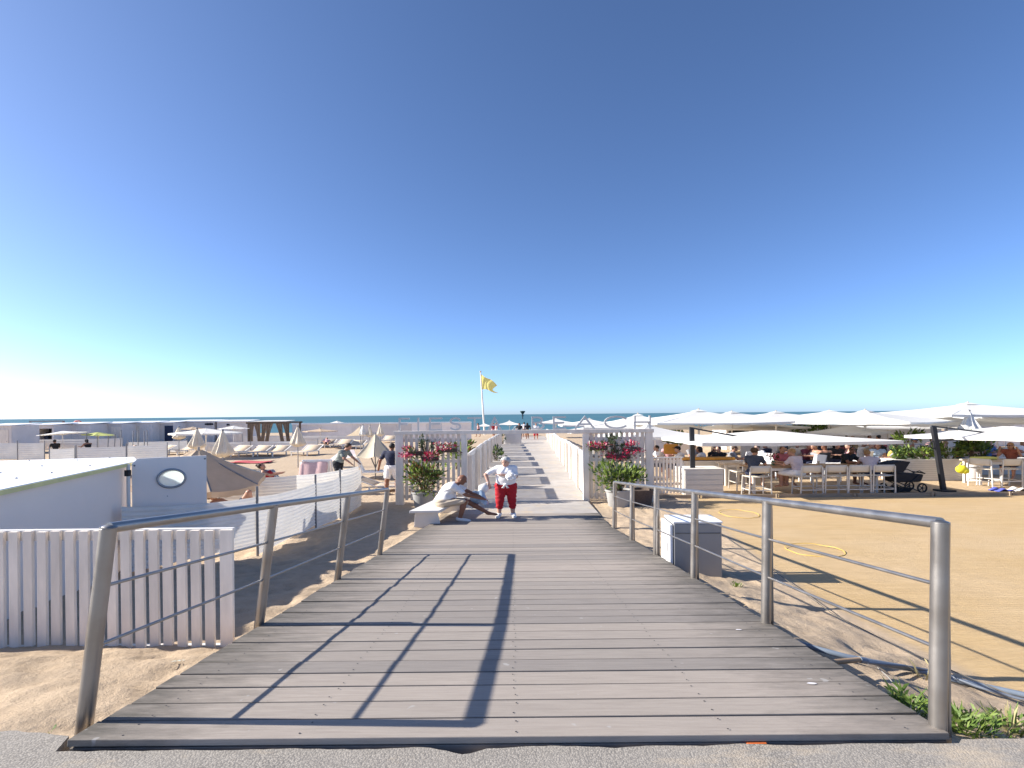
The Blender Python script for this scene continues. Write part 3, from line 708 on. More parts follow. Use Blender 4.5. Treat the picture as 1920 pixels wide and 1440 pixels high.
# picket piece to the right of the gate
t = thing('picket_fence', 'low white picket fence between the gate and the white planter boxes', 'fence', (gx(1224), 17.6, 0))
x1 = P(1280, 880, 17.6).x - t.location.x; n = 12
for i in range(n):
    mb = MB(); mb.box(((i + .5) * x1 / n, 0, .62), (x1 / n * .60, .03, 1.20)); mb.build('slat', white_old, t, bevel=.003)
for z in (.34, 1.1):
    mb = MB(); mb.box((x1 / 2, .04, z), (x1, .05, .10)); mb.build('cross_rail', white_old, t)
mb = MB(); mb.box((x1 / 2, 0, 1.24), (x1 + .02, .09, .035)); mb.build('top_rail', white, t)
# timber border of the court
y = 16.62; x = 3.6
bt = thing('timber_edging', 'weathered timber edging boards between the court and the dining terrace', 'edging', (3.6, 16.62, 0))
for k in range(8):
    L = 2.45; mb = MB(); mb.box((k * 2.5 + L / 2, random.uniform(-.02, .02), .05), (L, .05, .13)); mb.build('board', timber, bt, bevel=.006)
    mb = MB(); mb.box((k * 2.5 + L - .05, -.05, .05), (.06, .05, .16)); mb.build('stake', timber, bt)

# ============================================================ PLANTS
def leaf_cloud(c, r, n, size, mats, weights, seed, stems=True, zmin=-9, up=.35, clump=None):
    rnd = random.Random(seed); mb = MB(); sm = MB(); pts = []
    cl = [(Vector((rnd.uniform(-1, 1), rnd.uniform(-1, 1), rnd.uniform(-.8, 1))), rnd.uniform(.35, .6)) for _ in range(clump or 9)]
    for i in range(n):
        cc, cr = cl[rnd.randrange(len(cl))]
        d = Vector((rnd.gauss(0, 1), rnd.gauss(0, 1), rnd.gauss(0, 1))).normalized() * rnd.random() ** .4 * cr
        q = cc * .62 + d
        p = Vector((q.x * r[0], q.y * r[1], q.z * r[2])) + Vector(c)
        if p.z < zmin: continue
        ax = (q.normalized() + Vector((rnd.uniform(-.7, .7), rnd.uniform(-.7, .7), rnd.uniform(-.4, .9) + up))).normalized()
        s = size * rnd.uniform(.6, 1.3); side_ = ax.cross(Vector((rnd.uniform(-1, 1), rnd.uniform(-1, 1), rnd.uniform(-1, 1)))).normalized()
        nr = ax.cross(side_); m_ = rnd.choices(range(len(mats)), weights)[0]
        mb.add([p, p + ax * s * .45 + side_ * s * .2 + nr * s * .05, p + ax * s, p + ax * s * .45 - side_ * s * .2 + nr * s * .05], [(0, 1, 2, 3)], m_)
        if i % 14 == 0: pts.append(p)
    return mb, pts
def potted(label, loc, potR, potH, potm, r, n, size, mats, wts, seed, name='potted_shrub', sx=1.2, cz=None):
    t = thing(name, label, 'potted plant', loc)
    mb = MB(); mb.lathe([(potR * .76, 0), (potR * .8, .02), (potR * .97, potH * .9), (potR * 1.06, potH * .91), (potR * 1.06, potH), (potR * .95, potH), (potR * .92, potH - .05)], 20, sx=sx); mb.build('pot', potm, t, smooth=35)
    mb = MB(); mb.lathe([(potR * .93, potH - .06), (potR * .5, potH - .045), (.01, potH - .04)], 16, sx=sx); mb.build('soil', soil, t)
    cc = (0, 0, cz or potH + r[2] * .75); mb, pts = leaf_cloud(cc, r, n, size, mats, wts, seed, zmin=potH * .85); tag(mb.build('foliage', mats, t), kind='stuff')
    mb = MB()
    for p in pts[:26]: mb.tube([(random.uniform(-.06, .06), random.uniform(-.06, .06), potH - .06), Vector((p.x * .4, p.y * .4, lerp(potH, p.z, .5))), p], .010, 5)
    tag(mb.build('stems', stem_brown, t), kind='stuff'); return t
potted('red and green potted shrub in a grey pot under the left trellis', (P(795, 930, 15.4).x, 15.4, .03), .30, .46, pot_grey, (.70, .5, .50), 950, .14, [leaf_green, leaf_red, leaf_dark], [5, 3, 3], 3)
potted('light green potted oleander in a grey pot under the right trellis', (P(1161, 925, 15.3).x, 15.3, .01), .34, .50, pot_grey, (.80, .5, .46), 1000, .15, [leaf_green, leaf_silver, leaf_dark], [7, 2, 1], 4)
mb = MB(); mb.lathe([(.30, 0), (.34, .02), (.40, .46), (.36, .46), (.34, .40)], 20, sx=1.2); t = mb.build('pot', pot_brown, smooth=35); t.location = (P(1196, 925, 15.5).x, 15.55, .01)
tag(t, 'dark brown wicker pot tucked behind the light green oleander', 'pot')
def basket(label, px, py, seed, flow, w=.62):
    c = P(px, py, GD - .2); t = thing('hanging_basket', label, 'flower basket', c, 0, 'flower baskets hung on the trellises')
    mb = MB(); mb.box((0, .06, -.04), (w * 1.2, .15, .13)); mb.build('trough', pot_brown, t, bevel=.02)
    mb = MB(); mb.tube([(-.2, .15, .0), (-.2, .17, .22)], .008, 6); mb.tube([(.2, .15, .0), (.2, .17, .22)], .008, 6); mb.build('hook', dark_metal, t)
    mb, p_ = leaf_cloud((0, 0, -.02), (w * .8, .2, .21), 120, .095, [leaf_dark, leaf_green, leaf_red], [4, 3, 1], seed, up=-.1, clump=6); tag(mb.build('foliage', [leaf_dark, leaf_green, leaf_red], t), kind='stuff')
    mb, p_ = leaf_cloud((0, -.09, .02), (w * .92, .2, .19), 150, .085, flow, [5, 2][:len(flow)], seed + 50, up=.2, clump=6); tag(mb.build('flowers', flow, t), kind='stuff')
basket('crimson flower basket hung highest at the left end of the left trellis', 775, 848, 21, [fl_red, fl_pink], .42)
basket('crimson flower basket with a white rim hung on the right half of the left trellis', 838, 842, 22, [fl_red, fl_white], .52)
basket('sparse pink flower basket in the middle of the left trellis', 806, 858, 26, [fl_red, fl_pink], .42)
basket('red flower basket hung on the left half of the right trellis', 1122, 838, 23, [fl_red, fl_pink], .48)
basket('red and white flower basket on the right half of the right trellis', 1185, 840, 24, [fl_red, fl_white], .46)
basket('drooping crimson flower basket low in the middle of the right trellis', 1160, 854, 25, [fl_red, fl_red], .62)
def bush(label, loc, r, n, size, mats, wts, seed, name='leafy_plant', group=None, cat='plant'):
    t = thing(name, label, cat, loc, 0, group); mb, pts = leaf_cloud((0, 0, r[2]), r, n, size, mats, wts, seed, zmin=0.02); tag(mb.build('foliage', mats, t), kind='stuff')
    mb = MB()
    for p in pts[:16]: mb.tube([(p.x * .25, p.y * .25, -.05), p], .010, 5)
    if pts: tag(mb.build('stems', stem_brown, t), kind='stuff')
    return t
for cp in ((803, 836, 'tall dark green climbing plant above the flowers on the left trellis', 31), (1151, 832, 'silvery green climbing plant above the flowers on the right trellis', 32)):
    q = P(cp[0], cp[1], GD + .15); bush(cp[2], (q.x, q.y - .3, q.z - .22), (.24, .13, .27), 130, .11, [leaf_dark, leaf_silver], [3, 2 if cp[3] == 32 else 1], cp[3], 'climbing_plant')
bush('spiky yellow green plant behind the first left fence panel', (wl(19) - .75, 19.2, .80), (.45, .45, .36), 110, .34, [leaf_green, leaf_weed], [3, 1], 41, group='plants behind the left walkway fence')
bush('bushy green plant behind the second left fence panel', (wl(23) - .95, 23.0, .75), (.6, .6, .44), 280, .22, [leaf_green, leaf_dark, leaf_red], [4, 2, 1], 42, group='plants behind the left walkway fence')
bush('small dark plant in the walkway fence gap beside the planks', (wl(30) + .35, 30, .1), (.45, .4, .45), 160, .22, [leaf_dark, leaf_green], [3, 1], 43, group='plants behind the left walkway fence')
bush('far dark green plant at the end of the left walkway fence', (wl(47) + .2, 47, .1), (.6, .5, .55), 150, .26, [leaf_dark, leaf_silver], [3, 1], 44, group='plants behind the left walkway fence')

# ============================================================ PARASOLS
def parasol(label, c, ze, za, hx, hy, rz=0, col=canvas, pole=True, vent=True, sides=4, valance=.10, group='large white parasols of the beach bar', polem=None, tilt=(0, 0), ribs=True, rsag=.10):
    z0 = sand_h(c[0], c[1]); t = thing('parasol', label, 'parasol', (c[0], c[1], z0), rz, group)
    ze -= z0; za -= z0; N = 8
    R = Matrix.Rotation(math.radians(tilt[0]), 3, 'X') @ Matrix.Rotation(math.radians(tilt[1]), 3, 'Y'); piv = Vector((0, 0, za))
    def tr(v): return piv + R @ (Vector(v) - piv)
    if sides == 4: cor = [(-hx, -hy), (hx, -hy), (hx, hy), (-hx, hy)]
    else: cor = [(hx * math.cos(2 * PI * (k + .5) / sides), hy * math.sin(2 * PI * (k + .5) / sides)) for k in range(sides)]
    mb = MB()
    for k in range(sides):
        a, b_ = cor[k], cor[(k + 1) % sides]
        def fn(u, v, a=a, b_=b_):
            e = (lerp(a[0], b_[0], u), lerp(a[1], b_[1], u)); rr = .055 + (1 - .055) * v
            z = lerp(za, ze, rr) - (za - ze) * rsag * math.sin(PI * rr) - .10 * 4 * u * (1 - u) * (za - ze) * rr
            pull = 1 - .05 * 4 * u * (1 - u) * v
            return tr((e[0] * rr * pull, e[1] * rr * pull, z))
        mb.grid(fn, N, N)
        if valance:
            def fv(u, v, a=a, b_=b_):
                pull = 1 - .05 * 4 * u * (1 - u); z = ze - .10 * 4 * u * (1 - u) * (za - ze)
                return tr((lerp(a[0], b_[0], u) * pull, lerp(a[1], b_[1], u) * pull, z - v * valance - .012 * math.sin(u * 22) * v))
            mb.grid(fv, 12, 1)
    mb.build('canopy', col, t, smooth=35)
    if vent:
        mb = MB(); q = .10
        for k in range(sides):
            a, b_ = cor[k], cor[(k + 1) % sides]
            mb.add([tr((0, 0, za + .07)), tr((a[0] * q, a[1] * q, za - .03)), tr((b_[0] * q, b_[1] * q, za - .03))], [(0, 1, 2)])
        mb.build('vent_cap', col, t)
        mb = MB(); mb.tube([tr((0, 0, za + .04)), tr((0, 0, za + .11))], .035, 8); mb.build('finial', tan_canvas if polem is None else polem, t)
    pm = polem or white
    if pole:
        mb = MB(); mb.tube([(0, 0, -.3), (0, 0, za + .02)], .05 if hx > 1.6 else .026, 10); mb.build('pole', pm, t, smooth=50)
        if hx > 1.6:
            mb = MB(); mb.box((0, 0, .05), (.9, .9, .10)); mb.build('base', grey_metal, t, bevel=.02)
    if ribs:
        for k in range(sides):
            a = cor[k]; mb = MB(); mb.beam(tr((0, 0, za - .12)), tr((a[0] * .985, a[1] * .985, ze - .012)), .035, .035); mb.build('rib', pm, t)
            mb = MB(); mb.beam(tr((0, 0, lerp(ze, za, -.6))), tr((a[0] * .5, a[1] * .5, lerp(za, ze, .5) - (za - ze) * rsag - .03)), .03, .03); mb.build('strut', pm, t)
    return t
def pat(px, d): q = P(px, HY, d); return (q.x, q.y)
def par(label, pxa, pya, pye, d, wpx, rz=0, dep=None, **k):
    c = pat(pxa, d); za = P(pxa, pya, d).z; hx = wpx * d / FPX / 2; hy = dep or hx * .78
    ze = P(pxa, pye, d - hy).z + .0
    return parasol(label, c, ze, za, hx, hy, math.radians(rz), **k)
R_ = math.radians
# nearest cantilever parasols on black poles
par('low white parasol hung from the upright black pole over the bar tables', 1440, 806, 829, 18.4, 342, 2, 2.1, pole=False, vent=False)
par('low white parasol hung from the slanting black pole at the right edge', 1890, 798, 822, 18.6, 262, 40, 2.5, pole=False, vent=False)
def canti(label, base, top, arm, low, crank):
    t = thing('cantilever_pole', label, 'pole', base, 0, 'black cantilever parasol poles'); o0 = Vector(base); tp = Vector(top) - o0
    mb = MB(); mb.beam((0, 0, -.2), tp, .15, .11, up=(0, 1, 0)); mb.build('mast', dark_metal, t, bevel=.008)
    mb = MB(); mb.beam(tp + Vector((-.08, -.01, .02)), Vector(arm) - o0, .045, .05); mb.build('upper_arm', dark_metal, t)
    if low:
        lp = tp * .78; mb = MB(); mb.beam(lp, Vector(low) - o0, .06, .07); mb.build('lower_arm', dark_metal, t)
        mb = MB(); q = tp * .72 + Vector((-.13, -.02, 0)); mb.tube([q + Vector((.11 * math.cos(a), 0, .13 * math.sin(a))) for a in [2 * PI * k / 16 for k in range(17)]], .018, 6); mb.build('crank_ring', dark_metal, t, smooth=50)
    mb = MB(); mb.box((0, 0, .03), (.5, .4, .06)); mb.build('base_plate', dark_metal, t, bevel=.01)
b1 = G(1300, 925, 0); canti('upright black pole standing behind the handrail, right of the gate', b1, P(1297, 803, b1.y), P(1388, 819, 17.9), None, False)
b2 = G(1771, 921, 0); canti('slanting charcoal pole with a crank ring near the stroller', b2, P(1750, 800, b2.y), P(1848, 811, 18.2), P(1812, 822, 18.2), True)
par('wide white parasol with a dark slit in its vent right of the letters', 1310, 770, 792, 25, 250, 8, valance=.07)
par('broad white parasol in the middle whose lit corner points to the camera', 1622, 771, 791, 24, 285, 36, valance=.07)
par('tall white parasol rising highest above the horizon at the right', 1815, 757, 777, 26, 285, 4)
par('white parasol cut off by the right picture edge near the top', 1945, 764, 780, 29, 200, 8)
par('white parasol behind the gap between the two middle parasols', 1455, 773, 791, 31, 250, 14)
par('white parasol peeping out behind the broad middle one', 1555, 771, 787, 35, 230, -12)
par('white parasol behind the vent of the wide one right of the letters', 1372, 773, 791, 34, 230, 22)
par('white parasol just behind the last letter of the gate', 1196, 778, 801, 27, 200, -9)
par('low white parasol with a beige underside beside the black pole', 1215, 797, 818, 21.5, 150, 20)
par('small white pyramid parasol with a shaded left side under the middle one', 1592, 797, 811, 25, 130, 42, vent=False)
par('white parasol half hidden behind the slanting pole', 1775, 781, 796, 27, 150, 12)
par('white parasol seen between the letters of the second word', 1042, 785, 793, 60, 62, 0, group='white parasols along the walkway')
par('white parasol behind the letter A of the second word', 1105, 786, 797, 42, 110, 0, group='white parasols along the walkway')
par('lowest white parasol beside the walkway behind the right trellis', 1112, 798, 809, 33, 110, 10, group='white parasols along the walkway')
par('small white parasol standing against the sea left of the walkway', 955, 789, 796, 70, 40, 0, dep=1.3, group='white parasols along the walkway', valance=.02)
par('tiny white parasol right of the flagpole foot', 908, 794, 799, 72, 30, 0, dep=1.1, group='white parasols along the walkway', valance=.02)
par('tall white parasol far back at the right edge', 1870, 776, 792, 31, 190, -14)
par('flat white parasol far back between the broad and the tall one', 1715, 779, 791, 37, 210, 10)
par('white parasol far back right of the small pyramid one', 1665, 789, 801, 33, 170, -16)
par('white parasol under the left half of the wide one', 1405, 790, 803, 36, 170, 30)
# open parasols on the left beach
par('white tilted parasol in front of the dark open cabin', 117, 808, 814, 36, 82, 0, dep=1.3, tilt=(0, -4), vent=False, sides=8, group='parasols on the left beach', valance=.02)
par('yellow green parasol right of the tilted white one', 184, 810, 816, 37, 54, 0, dep=1.0, col=lime_cloth, vent=False, sides=8, group='parasols on the left beach', valance=.02, tilt=(0, 3))
par('wide white parasol behind the two closed beige ones', 386, 803, 813, 35, 125, 0, dep=2.0, sides=8, group='parasols on the left beach', vent=False)
par('tan parasol just above the wide white one', 362, 800, 805, 39, 48, 0, dep=1.0, col=tan_canvas, sides=8, group='parasols on the left beach', vent=False, valance=.03)
par('white domed parasol left of the curtained cabana', 438, 798, 804, 42, 54, 0, dep=1.1, sides=8, group='parasols on the left beach', vent=False, valance=.03)
par('flat tan parasol in front of the long white wall', 600, 804, 809, 44, 64, 0, dep=1.4, col=tan_canvas, sides=8, group='parasols on the left beach', vent=True, valance=.05)
par('small white parasol top peeping over the long white wall', 632, 789, 793, 62, 28, 0, dep=.9, sides=8, group='parasols on the left beach', vent=False, valance=.03)
# big tan parasol lying low behind the hut door, half open cream one
c = pat(372, 12.6); parasol('large tan parasol set low behind the open hut door', c, 1.30, 2.02, 1.58, 1.4, .3, col=tan_canvas, sides=8, group='parasols on the left beach', tilt=(8, 5), vent=False, valance=.14, polem=grey_metal)
c = pat(703, 22.5); parasol('half open cream parasol left of the gate', c, P(703, 853, 22.5).z, P(703, 812, 22.5).z, .86, .86, .2, col=mat('cream_parasol', (.74, .66, .50), .85, transl=.3, var=.05), sides=6, group='parasols on the left beach', valance=.0, polem=grey_metal, vent=False, rsag=.06)

def closed(label, px, ytop, ybot, wpx, d=None, col=canvas_far, group='closed parasols on the left beach', flare=1.0):
    d = d or 24.0; c = P(px, HY, d); zt, zb = P(px, ytop, d).z, P(px, ybot, d).z; w = wpx * d / FPX / 2; z0 = sand_h(c.x, c.y)
    t = thing('closed_parasol', label, 'parasol', (c.x, c.y, z0), random.uniform(0, 1), group); zt -= z0; zb -= z0; H = zt - zb; ph = random.random() * 6
    prof = [(w * r, zt - H * h) for r, h in ((.10, .02), (.22, .10), (.36, .25), (.52, .42), (.70, .58), (.88, .72), (1.0, .82), (.86, .90), (.5, .97), (.2, 1.0))]
    mb = MB(); mb.lathe(prof, 40, mod=lambda k, j: 1 + .16 * math.sin(k * 2 * PI * 8 / 40 + ph) * min(1, j / 3) + .07 * math.sin(k * 2 * PI * 3 / 40 + j + ph))
    mb.build('canopy', col, t, smooth=50)
    mb = MB(); mb.tube([(0, 0, -.3), (0, 0, zt + .05)], .025, 8); mb.build('pole', grey_metal, t)
    mb = MB(); mb.ell((0, 0, zt + .02), (.06, .06, .05), 8, 6); mb.build('finial', grey_metal, t); return t
closed('tall closed beige parasol behind the hut door, nearest of the closed ones', 417, 808, 857, 36, 22)
closed('closed beige parasol left of the tallest closed one', 369, 804, 842, 28, 27)
closed('short closed cream parasol in front of the cabin with the navy door', 335, 801, 824, 20, 36)
closed('closed beige parasol standing between the lounger rows', 558, 800, 838, 26, 28)
closed('closed white parasol in front of the right end of the white wall', 680, 797, 818, 14, 40, col=canvas)
closed('narrow closed beige parasol behind the half open cream one', 693, 798, 820, 12, 40)
closed('closed beige parasol standing left of the gate letters', 713, 794, 818, 14, 39)
closed('closed off white parasol with a tan top under the right parasols', 1817, 771, 815, 36, 23, col=canvas, group='large white parasols of the beach bar')
t = thing('sun_tarp', 'triangular cream tarp stretched beside the closed white parasol', 'tarp', pat(672, 41) + (0,))
mb = MB()
pa, pb, pc_ = P(676, 798, 41), P(648, 818, 41), P(678, 817, 42); o0 = Vector(t.location)
mb.grid(lambda u, v: (pa.lerp(pb.lerp(pc_, u), v) - o0 + Vector((0, .1 * math.sin(u * PI) * v, -.1 * math.sin(v * PI)))), 8, 8); mb.build('cloth', canvas_far, t, smooth=60)
mb = MB(); mb.tube([(pa - o0) + Vector((0, 0, .05)), Vector((pa.x - o0.x, pa.y - o0.y, 0))], .03, 6); mb.build('pole', grey_metal, t)

# ============================================================ BEACH CABINS AND WALLS
def cabin(label, px0, px1, ytop, d, depth=2.4, door=None, win=(), doorm=None, open_=False, rot=0, slope_=.12):
    a, b_ = P(px0, ytop, d), P(px1, ytop, d); w = b_.x - a.x; h = a.z - sand_h(a.x, d)
    t = thing('beach_cabin', label, 'cabin', ((a.x + b_.x) / 2, d, sand_h(a.x, d)), R_(rot), 'white beach cabins in the far row')
    mb = MB()
    if open_:
        mb.box((0, depth - .04, h / 2), (w, .08, h)); mb.box((-w / 2 + .1, depth / 2, h / 2), (.2, depth - .1, h)); mb.box((w * .46, depth / 2, h / 2), (w * .08, depth - .1, h)); mb.box((0, .05, h - .16), (w - .02, .1, .3))
        mb.build('wall', cabin_paint, t)
        mb = MB(); mb.box((-.1, depth * .8, h * .45), (w * .86, .05, h * .92)); mb.build('interior_shade_panel', dark_void, t)  # near-black panel stands in for the shade inside the open cabin
        for i, xx in enumerate((-.2, .05, .3)):
            mb = MB(); mb.box((w * xx, depth * .5, h * .35 + .1 * i), (.35, .3, h * .7)); mb.build('hanging_towel', [navy_paint, black_cloth, navy_paint][i], t)
    else:
        mb.box((0, depth / 2, h / 2), (w, depth, h)); mb.build('wall', cabin_paint, t)
        n = max(6, int(w / .28)); mb = MB()
        for i in range(n): mb.box((-w / 2 + (i + .5) * w / n, -.012, h / 2 - .03), (w / n - .02, .02, h - .1))
        mb.build('cladding', cabin_paint, t)
        if door is not None:
            x = lerp(-w / 2, w / 2, door); mb = MB(); mb.box((x, -.04, h * .44), (.85, .04, h * .86)); dd_ = mb.build('door', doorm or white_old, t)
            mb = MB(); mb.ell((x + .32, -.075, h * .45), (.03, .03, .03), 6, 5); mb.build('handle', grey_metal, dd_)
        for fx, fz in win:
            x = lerp(-w / 2, w / 2, fx); mb = MB(); mb.box((x, -.035, h * fz), (.42, .05, .26)); f_ = mb.build('window', white_gloss, t)
            mb = MB(); mb.box((x, -.063, h * fz), (.35, .012, .20)); mb.build('pane', dark_void, f_)
    mb = MB(); mb.prism([(-w / 2 - .12, -.15, h), (-w / 2 - .12, depth + .12, h + slope_), (w / 2 + .12, depth + .12, h + slope_), (w / 2 + .12, -.15, h)], (0, 0, .07)); mb.build('roof', cabin_side, t)
    return t
cabin('white cabin at the left picture edge with one small door', -40, 22, 799, 41, door=.75)
cabin('white cabin with a wide dark opening and towels inside', 52, 100, 797.5, 46, open_=True)
cabin('plain white cabin between the open cabin and the lime parasol', 103, 170, 796, 48, door=.3)
cabin('white cabin with a narrow door behind the yellow green parasol', 176, 228, 795, 50, door=.8)
cabin('white cabin with two doors worth of boards above the slim sticks', 233, 286, 793.5, 52, door=.4)
cabin('white cabin with a navy blue door', 290, 325, 793, 53, door=.77, doorm=navy_paint)
cabin('wide white cabin with five small dark windows', 329, 402, 791, 55, win=((.80, .88), (.87, .88), (.94, .88), (.82, .55), (.92, .55)))
cabin('white cabin with a single dark window left of the cabana', 407, 463, 791, 55, win=((.38, .86),), door=.7)
# long white wall, three courses of panels
w0, w1 = P(548, 794, 57), P(884, 794, 57)
t = thing('long_wall', 'long white panel wall running from the cabana to the walkway', 'wall', (w0.x, 57, 0)); n = 12
for i in range(n):
    mb = MB(); L = (w1.x - w0.x) / n; mb.box((L * (i + .5), 0, .95), (L - .03, .08, 1.9)); mb.build('panel', cabin_paint, t)
mb = MB(); mb.box(((w1.x - w0.x) / 2, -.02, w0.z - .06), (w1.x - w0.x, .3, .16)); mb.build('cap', cabin_side, t)
# goal like frame and round sign over the cabin roofs
a, b_ = P(57, 797, 66), P(119, 797, 66); zt = P(60, 791, 66).z; z0 = 0
t = thing('goal_frame', 'grey metal goal frame standing behind the open cabin', 'goal', (a.x, 66, z0)); w = b_.x - a.x
for x in (0, w):
    mb = MB(); mb.box((x, 0, zt / 2), (.22, .15, zt)); mb.build('upright', grey_metal if x == 0 else mat('reddish_upright', (.3, .12, .1), .6), t)
mb = MB(); mb.box((w / 2, 0, zt + .06), (w + .22, .15, .16)); mb.build('crossbar', grey_metal, t)
c = P(146, 792, 60); t = thing('round_sign', 'red ringed prohibition sign above the cabin roofs', 'sign', (c.x, c.y, 0))
mb = MB(); mb.tube([(0, .04, 0), (0, .04, c.z)], .05, 8); mb.build('post', grey_metal, t)
mb = MB(); mb.prism([(.45 * math.cos(k * PI / 12), 0, c.z + .2 * math.sin(k * PI / 12)) for k in range(24)], (0, .03, 0)); mb.build('plate', white_gloss, t)
rp = [(.42 * math.cos(k * PI / 12), -.02, c.z + .18 * math.sin(k * PI / 12)) for k in range(25)]
mb = MB(); mb.tube(rp, .055, 6); mb.beam((-.28, -.03, c.z + .12), (.28, -.03, c.z - .12), .03, .07); mb.build('ring', red_paint, t)
# far wind screens on the left beach
def scr(label, pa, pb, hz=1.15, d=None, **k):
    a = P(*pa, d) if d else G(*pa, hz); b__ = P(*pb, d) if d else G(*pb, hz)
    return windscreen(label, [(a.x, a.y), (b__.x, b__.y)], [hz, hz], **{**dict(pole_top=.15, ribs=8, sag=.02), **k})
scr('beige striped wind screen at the left picture edge', (-30, 831), (33, 830)); scr('beige striped wind screen right of the left edge one', (33, 831), (84, 830))
scr('low pale wind screen between two grey poles above the hut roof', (93, 842), (141, 840), 1.0)
scr('long grey white wind screen above the hut roof', (143, 839), (237, 837), 1.1); scr('grey white wind screen ending at the white lounger', (238, 836), (314, 834), 1.1)
scr('far pale wind screen behind the slim sticks', (0, 824), (230, 822), 1.0, ribs=5); scr('pale sheet screen left of the closed beige parasols', (240, 829), (352, 826), .9, ribs=5)
scr('grey wind screen behind the first lounger row', (385, 830), (470, 830), .80, d=41, ribs=4); scr('bluish white wind screen behind the four tan loungers', (470, 829), (596, 828), .82, d=41, ribs=4)
scr('farther white wind screen in front of the cabana', (455, 817), (700, 816), .83, d=52, ribs=3, pole_top=.3)
# sticks in the sand in front of the cabins
for i, (px, yt, lab) in enumerate(((160, 812, 'slim grey stick right of the white tilted parasol'), (182, 815, 'slim grey stick directly under the yellow green parasol'), (201, 817, 'short slim stick at the right rim of the yellow green parasol'), (213, 814, 'slim stick just right of the yellow green parasol'),
                                   (225, 806, 'tall slim stick before the cabin with the narrow door'), (248, 808, 'leftmost of the four slim sticks before the cabin with two doors worth of boards'), (258, 807, 'second of the four slim sticks before the cabin with two doors worth of boards'), (270, 808, 'third of the four slim sticks before the cabin with two doors worth of boards'), (277, 806, 'rightmost of the four slim sticks before the cabin with two doors worth of boards'))):
    g = P(px, yt, 36 + i * .4); mb = MB(); mb.tube([(0, 0, -.2), (random.uniform(-.12, .12), 0, g.z)], .03, 6)
    o = mb.build('stick', grey_metal); o.location = (g.x, g.y, 0); tag(o, lab, 'stick', 'slim sticks before the cabins')
# cabana with curtains
a, b_ = P(466, 793, 46), P(540, 793, 46); w = b_.x - a.x; h = a.z
t = thing('cabana', 'dark wooden cabana with tied brown curtains', 'cabana', (a.x, 46, 0))
for x, y in ((0, 0), (w, 0), (0, 2.6), (w, 2.6)):
    mb = MB(); mb.box((x, y, h / 2), (.14, .14, h)); mb.build('post', dark_wood, t)
mb = MB(); mb.box((w / 2, 0, h), (w + .4, .16, .16)); mb.box((w / 2, 2.6, h), (w + .4, .16, .16)); mb.box((0, 1.3, h + .01), (.16, 2.44, .13)); mb.box((w, 1.3, h + .01), (.16, 2.44, .13)); mb.build('beam', dark_wood, t)
mb = MB(); mb.prism([(.1, -.1, h + .09), (w - .1, -.1, h + .09), (w - .4, 2.5, h + .16), (.4, 2.5, h + .16)], (0, 0, .04)); mb.build('roof', canvas, t)
for i, (x, dx, y) in enumerate(((.22, 0, -.02), (.75, .25, -.02), (1.45, -.3, -.04), (1.9, -.35, -.02), (2.75, .35, -.02), (w - .15, .25, -.02))):
    mb = MB(); mb.grid(lambda u, v: (x + (u - .5) * (.62 - .30 * math.sin(v * PI * .8)) + dx * v, y + .06 * math.sin(u * 19 + i), h - .08 - v * (h - .25)), 16, 6); mb.build('curtain', brown_cloth, t, smooth=70)

# ============================================================ LOUNGERS
def make_lounger(label, group, m_s=tan_sling, frame=white, back=50):
    t = thing('sun_lounger', label, 'sun lounger', (0, 0, 0), 0, group)
    w = .92; zb = .36; L = 1.25; ba = R_(back); bl = .78
    mb = MB(); mb.grid(lambda u, v: ((u - .5) * (w - .1), -L * v, zb + .0 - .02 * math.sin(PI * v)), 2, 8); mb.build('seat', m_s, t, smooth=60, solid=.02)
    mb = MB(); mb.grid(lambda u, v: ((u - .5) * (w - .1), bl * v * math.cos(ba), zb + bl * v * math.sin(ba)), 2, 6); mb.build('backrest', m_s, t, smooth=60, solid=.02)
    mb = MB()
    for s in (-1, 1):
        mb.beam((s * w / 2, .02, zb), (s * w / 2, -L, zb), .05, .06); mb.beam((s * w / 2, 0, zb + .02), (s * w / 2, bl * math.cos(ba), zb + bl * math.sin(ba)), .05, .05)
    mb.beam((-w / 2, -L, zb), (w / 2, -L, zb), .05, .055); mb.beam((-w / 2, bl * math.cos(ba), zb + bl * math.sin(ba)), (w / 2, bl * math.cos(ba), zb + bl * math.sin(ba)), .045, .045); mb.build('frame', frame, t)
    for x in (-1, 1):
        for y in (-L + .12, .15):
            mb = MB(); mb.box((x * (w / 2 - .02), y, zb / 2 - .03), (.055, .055, zb)); mb.build('leg', frame, t)
    return t
proto = None
lrow = [(447, 853, 24, 20, 'tan lounger right of the tallest closed beige parasol'), (486, 853, 24, 18, 'second tan lounger right of the tallest closed parasol'), (520, 853, 24, 16, 'third tan lounger of the front row, behind the woman in red'),
        (581, 852, 24, 14, 'tan lounger just right of the closed parasol between the rows'), (612, 838, 31, 14, 'tan lounger of the rear row above the parked pink towel'), (645, 838, 31, 12, 'white framed lounger of the rear row above the bending man'),
        (668, 840, 30, 12, 'lounger of the rear row beside the half open cream parasol'), (306, 852, 21, 35, 'lounger with a white frame seen edge on beside the grey wind screen'), (352, 850, 25, 25, 'lounger with a folded cloth under the closed beige parasols'),
        (330, 834, 33, 20, 'far lounger in front of the cabin with the navy door'), (730, 829, 38, 8, 'far lounger in front of the white wall beside the gate'), (505, 829, 40, 10, 'far lounger below the curtained cabana'), (545, 829, 41, 10, 'far lounger between cabana and flat tan parasol')]
